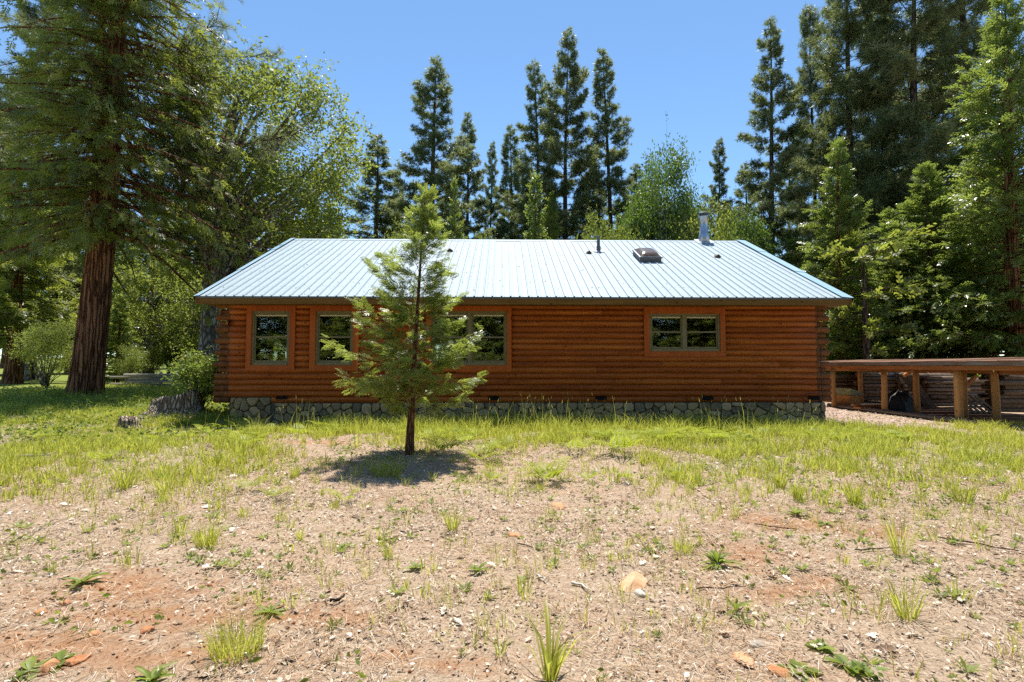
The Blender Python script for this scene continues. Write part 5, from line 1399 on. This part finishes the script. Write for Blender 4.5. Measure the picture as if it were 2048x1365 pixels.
# crumbs and pebbles
ico = np.array([(0,0,1),(.9,0,.1),(.28,.86,.05),(-.73,.53,.1),(-.73,-.53,.0),(.28,-.86,.1),(0,0,-.7)]); icf = np.array([(0,1,2),(0,2,3),(0,3,4),(0,4,5),(0,5,1),(6,2,1),(6,3,2),(6,4,3),(6,5,4),(6,1,5)])
x, y = scatter(26000, 1.7, 9, lambda x, y: np.clip(2.6/y,.05,1)**1.5*(.12+.88*np.clip(redmask(x, y)*1.2,0,1)), 9); n = len(x)
parts = [stamp(ico, icf, np.c_[x, y, gz(x,y)+.004], GRN.normal(size=(n,3)), GRN.normal(size=(n,3)), np.clip(GRN.lognormal(-5.3,.55,n),.002,.03), GRN, None, 0)]
stuff('soil_crumbs', parts, 'pebble', 'red soil crumbs and pebbles on the bare patches', 'pebbles')
# chips on the path
x = GRN.uniform(8.3, 14, 5000); y = GRN.uniform(9.5, 18, 5000); k = (y < 18-.0*x) & (x > 8.7) & (x < 12.0) & (y > 12.3-.0*x); x, y = x[k], y[k]; n = len(x); a = GRN.uniform(0,6.28,n)
parts = [stamp(T, TFl, np.c_[x, y, gz(x,y)+.022], np.c_[np.cos(a), np.sin(a), GRN.normal(size=n)*.2], np.tile([0,0,1.],(n,1)), GRN.uniform(.03,.09,n), GRN, None, .1)]
stuff('path_chips', parts, 'leaflit', 'pale chips and leaves on the path to the woodshed', 'wood chips')

# rocks that stand out
import bmesh
def rock(px, py, sx, sy, sz, mat, lab, seed):
    p = gpt(px, py); rng = np.random.default_rng(seed+40); bm = bmesh.new()
    for k in range(26):
        d = rng.normal(size=3); d /= np.linalg.norm(d); r = rng.uniform(.78, 1.08)
        bm.verts.new((d[0]*sx*r*1.1, d[1]*sy*r*1.1, max(-.7, min(.8, d[2]*1.1))*sz*r))
    h_ = bmesh.ops.convex_hull(bm, input=bm.verts)
    bmesh.ops.delete(bm, geom=list({v for v in h_['geom_interior'] if isinstance(v, bmesh.types.BMVert)}), context='VERTS')
    bmesh.ops.bevel(bm, geom=bm.edges[:], offset=min(sx, sz)*.10, segments=1, affect='EDGES')
    me = bpy.data.meshes.new('rock'); bm.to_mesh(me); bm.free(); me.materials.append(M[mat])
    return tag(ob('rock', me, loc=(p.x, p.y, gz1(p.x,p.y)+sz*.10), rot=(0,0,seed*.9)), lab, 'rock', 'rocks in the yard')
for a in [(1268,1168,.16,.09,.05,'tanrock','largest half buried tan and rust rock in the foreground',1),(1115,1014,.12,.07,.04,'redrock','flat rust rock below the lone full fern',2),(1028,1072,.07,.05,.03,'redrock','small flat rust rock left of centre bare ground',3),
          (1515,1292,.05,.035,.025,'greyrock','smooth pale grey stone near the bottom right',4),(96,1340,.055,.04,.045,'redrock','angular red rock near the bottom left corner',5),(295,1262,.05,.035,.03,'redrock','rounded red stone beside the red soil patch',6),
          (1000,895,.12,.09,.07,'redrock','rust rock among ferns right of the young cedar',7),(955,912,.10,.08,.06,'redrock','brown rock just right of the young cedar base',8),(1490,1320,.07,.05,.02,'redrock','flat orange stone below the pale grey stone',9),
          (1560,1345,.06,.045,.02,'redrock','flat orange stone right of the other bottom stones',10),(155,1320,.06,.045,.02,'redrock','flat orange stone right of the angular red rock',11),(190,1270,.035,.03,.025,'redrock','round red pebble left of the rounded stone',12),
          (1280,1190,.05,.035,.03,'greyrock','small pale stone in front of the largest rock',13),(80,1228,.04,.03,.028,'redrock','dark red stone near the left edge',14),(130,1210,.035,.03,.025,'redrock','red stone below the grey green rosette',15)]:
    rock(*a)
# fallen sticks
def stick(p0, p1, r, mat, lab, seed, lift=.012):
    a, b = gpt(*p0), gpt(*p1); rng = random.Random(seed); pts = []
    for k in range(7):
        q = a.lerp(b, k/6); q.x += rng.uniform(-.012,.012); q.y += rng.uniform(-.02,.02); pts.append((q.x, q.y, gz1(q.x,q.y)+lift+r))
    tag(ob('fallen_stick', MB().tube(pts, [r*(1-.08*k) for k in range(7)], 7, jit=.15, rng=rng).mesh('fallen_stick', M[mat], True)), lab, 'stick', 'fallen sticks in the yard')
M['bleached'] = m_plain('bleached wood', (.60,.53,.44), .85, .2, scale=30)
stick((1880,1080),(2046,1108),.008,'bark_pine','long dark stick at the right edge',1); stick((1710,1105),(1800,1098),.006,'bark_pine','short dark stick left of the tall sparse tuft',2)
stick((1510,1052),(1592,1062),.006,'bark_pine','thin dark stick on the red soil at right',3); stick((1145,1170),(1178,1185),.011,'bleached','bleached stick right of the largest rock',4)
stick((1072,1158),(1090,1164),.010,'bleached','short bleached stick in the middle foreground',5); stick((0,918),(105,914),.025,'old_wood_x','weathered branch lying in the left meadow',6)
stick((1036,1090),(1075,1100),.006,'bark_pine','small dark twig in the middle foreground',7); stick((660,1212),(690,1200),.012,'bark_pine','stubby grey stick right of the olive tuft',8)
stick((1395,1182),(1490,1178),.005,'bark_pine','thin twig below the leafy green rosette',9)
# leafy sprouts dotted over the bare ground
T3 = []; F3 = []
for k in range(7):
    a = k*2.4; h_ = np.array([math.cos(a), math.sin(a), 0]); s_ = np.array([-math.sin(a), math.cos(a), 0]); l = .6+.4*((k*37) % 10)/10; m = len(T3); e_ = .5+.4*((k*53) % 10)/10
    T3 += [np.zeros(3), h_*l*.5+s_*.13+np.array([0,0,e_*.45]), h_*l+np.array([0,0,e_*.75]), h_*l*.5-s_*.13+np.array([0,0,e_*.45])]; F3 += [(m,m+1,m+2),(m,m+2,m+3)]
T3 = np.array(T3); F3 = np.array(F3)
x, y = scatter(4200, 2.2, 10, lambda x, y: (.10+.9*patchy(x, y, .7, .48, .66, 131))*(1-.9*redmask(x, y))*.75, 12); n = len(x)
a = GRN.uniform(0, 6.283, n)
stuff('sprouts', [stamp(T3, F3, np.c_[x, y, gz(x, y)], np.c_[GRN.normal(size=(n,2))*.12, np.ones(n)], np.c_[np.cos(a), np.sin(a), np.zeros(n)], GRN.uniform(.025,.085,n)*(1+.03*y), GRN, None, .2)], 'weed', 'small leafy sprouts dotted over the bare ground', 'sprouts')
# needles and leaf scraps lying on the roof sheets
x = GRN.uniform(RL+.2, RR-.2, 420); y = YE+(YR-YE)*GRN.random(420)**.8; n = len(x); a = GRN.uniform(0, 6.28, n)
z = ZE+(y-YE)*math.tan(ang)+.012
nrm = np.tile([0, -math.sin(ang), math.cos(ang)], (n,1))+GRN.normal(size=(n,3))*.15
ax = np.c_[np.cos(a), np.sin(a)*math.cos(ang), np.sin(a)*math.sin(ang)]
stuff('roof_litter', [stamp(T2, T2F, np.c_[x, y, z], ax, nrm, GRN.uniform(.03,.08,n), GRN, GRN.uniform(0,.35,n), 0)], 'leaflit', 'dry leaf scraps scattered on the metal roof', 'leaves')
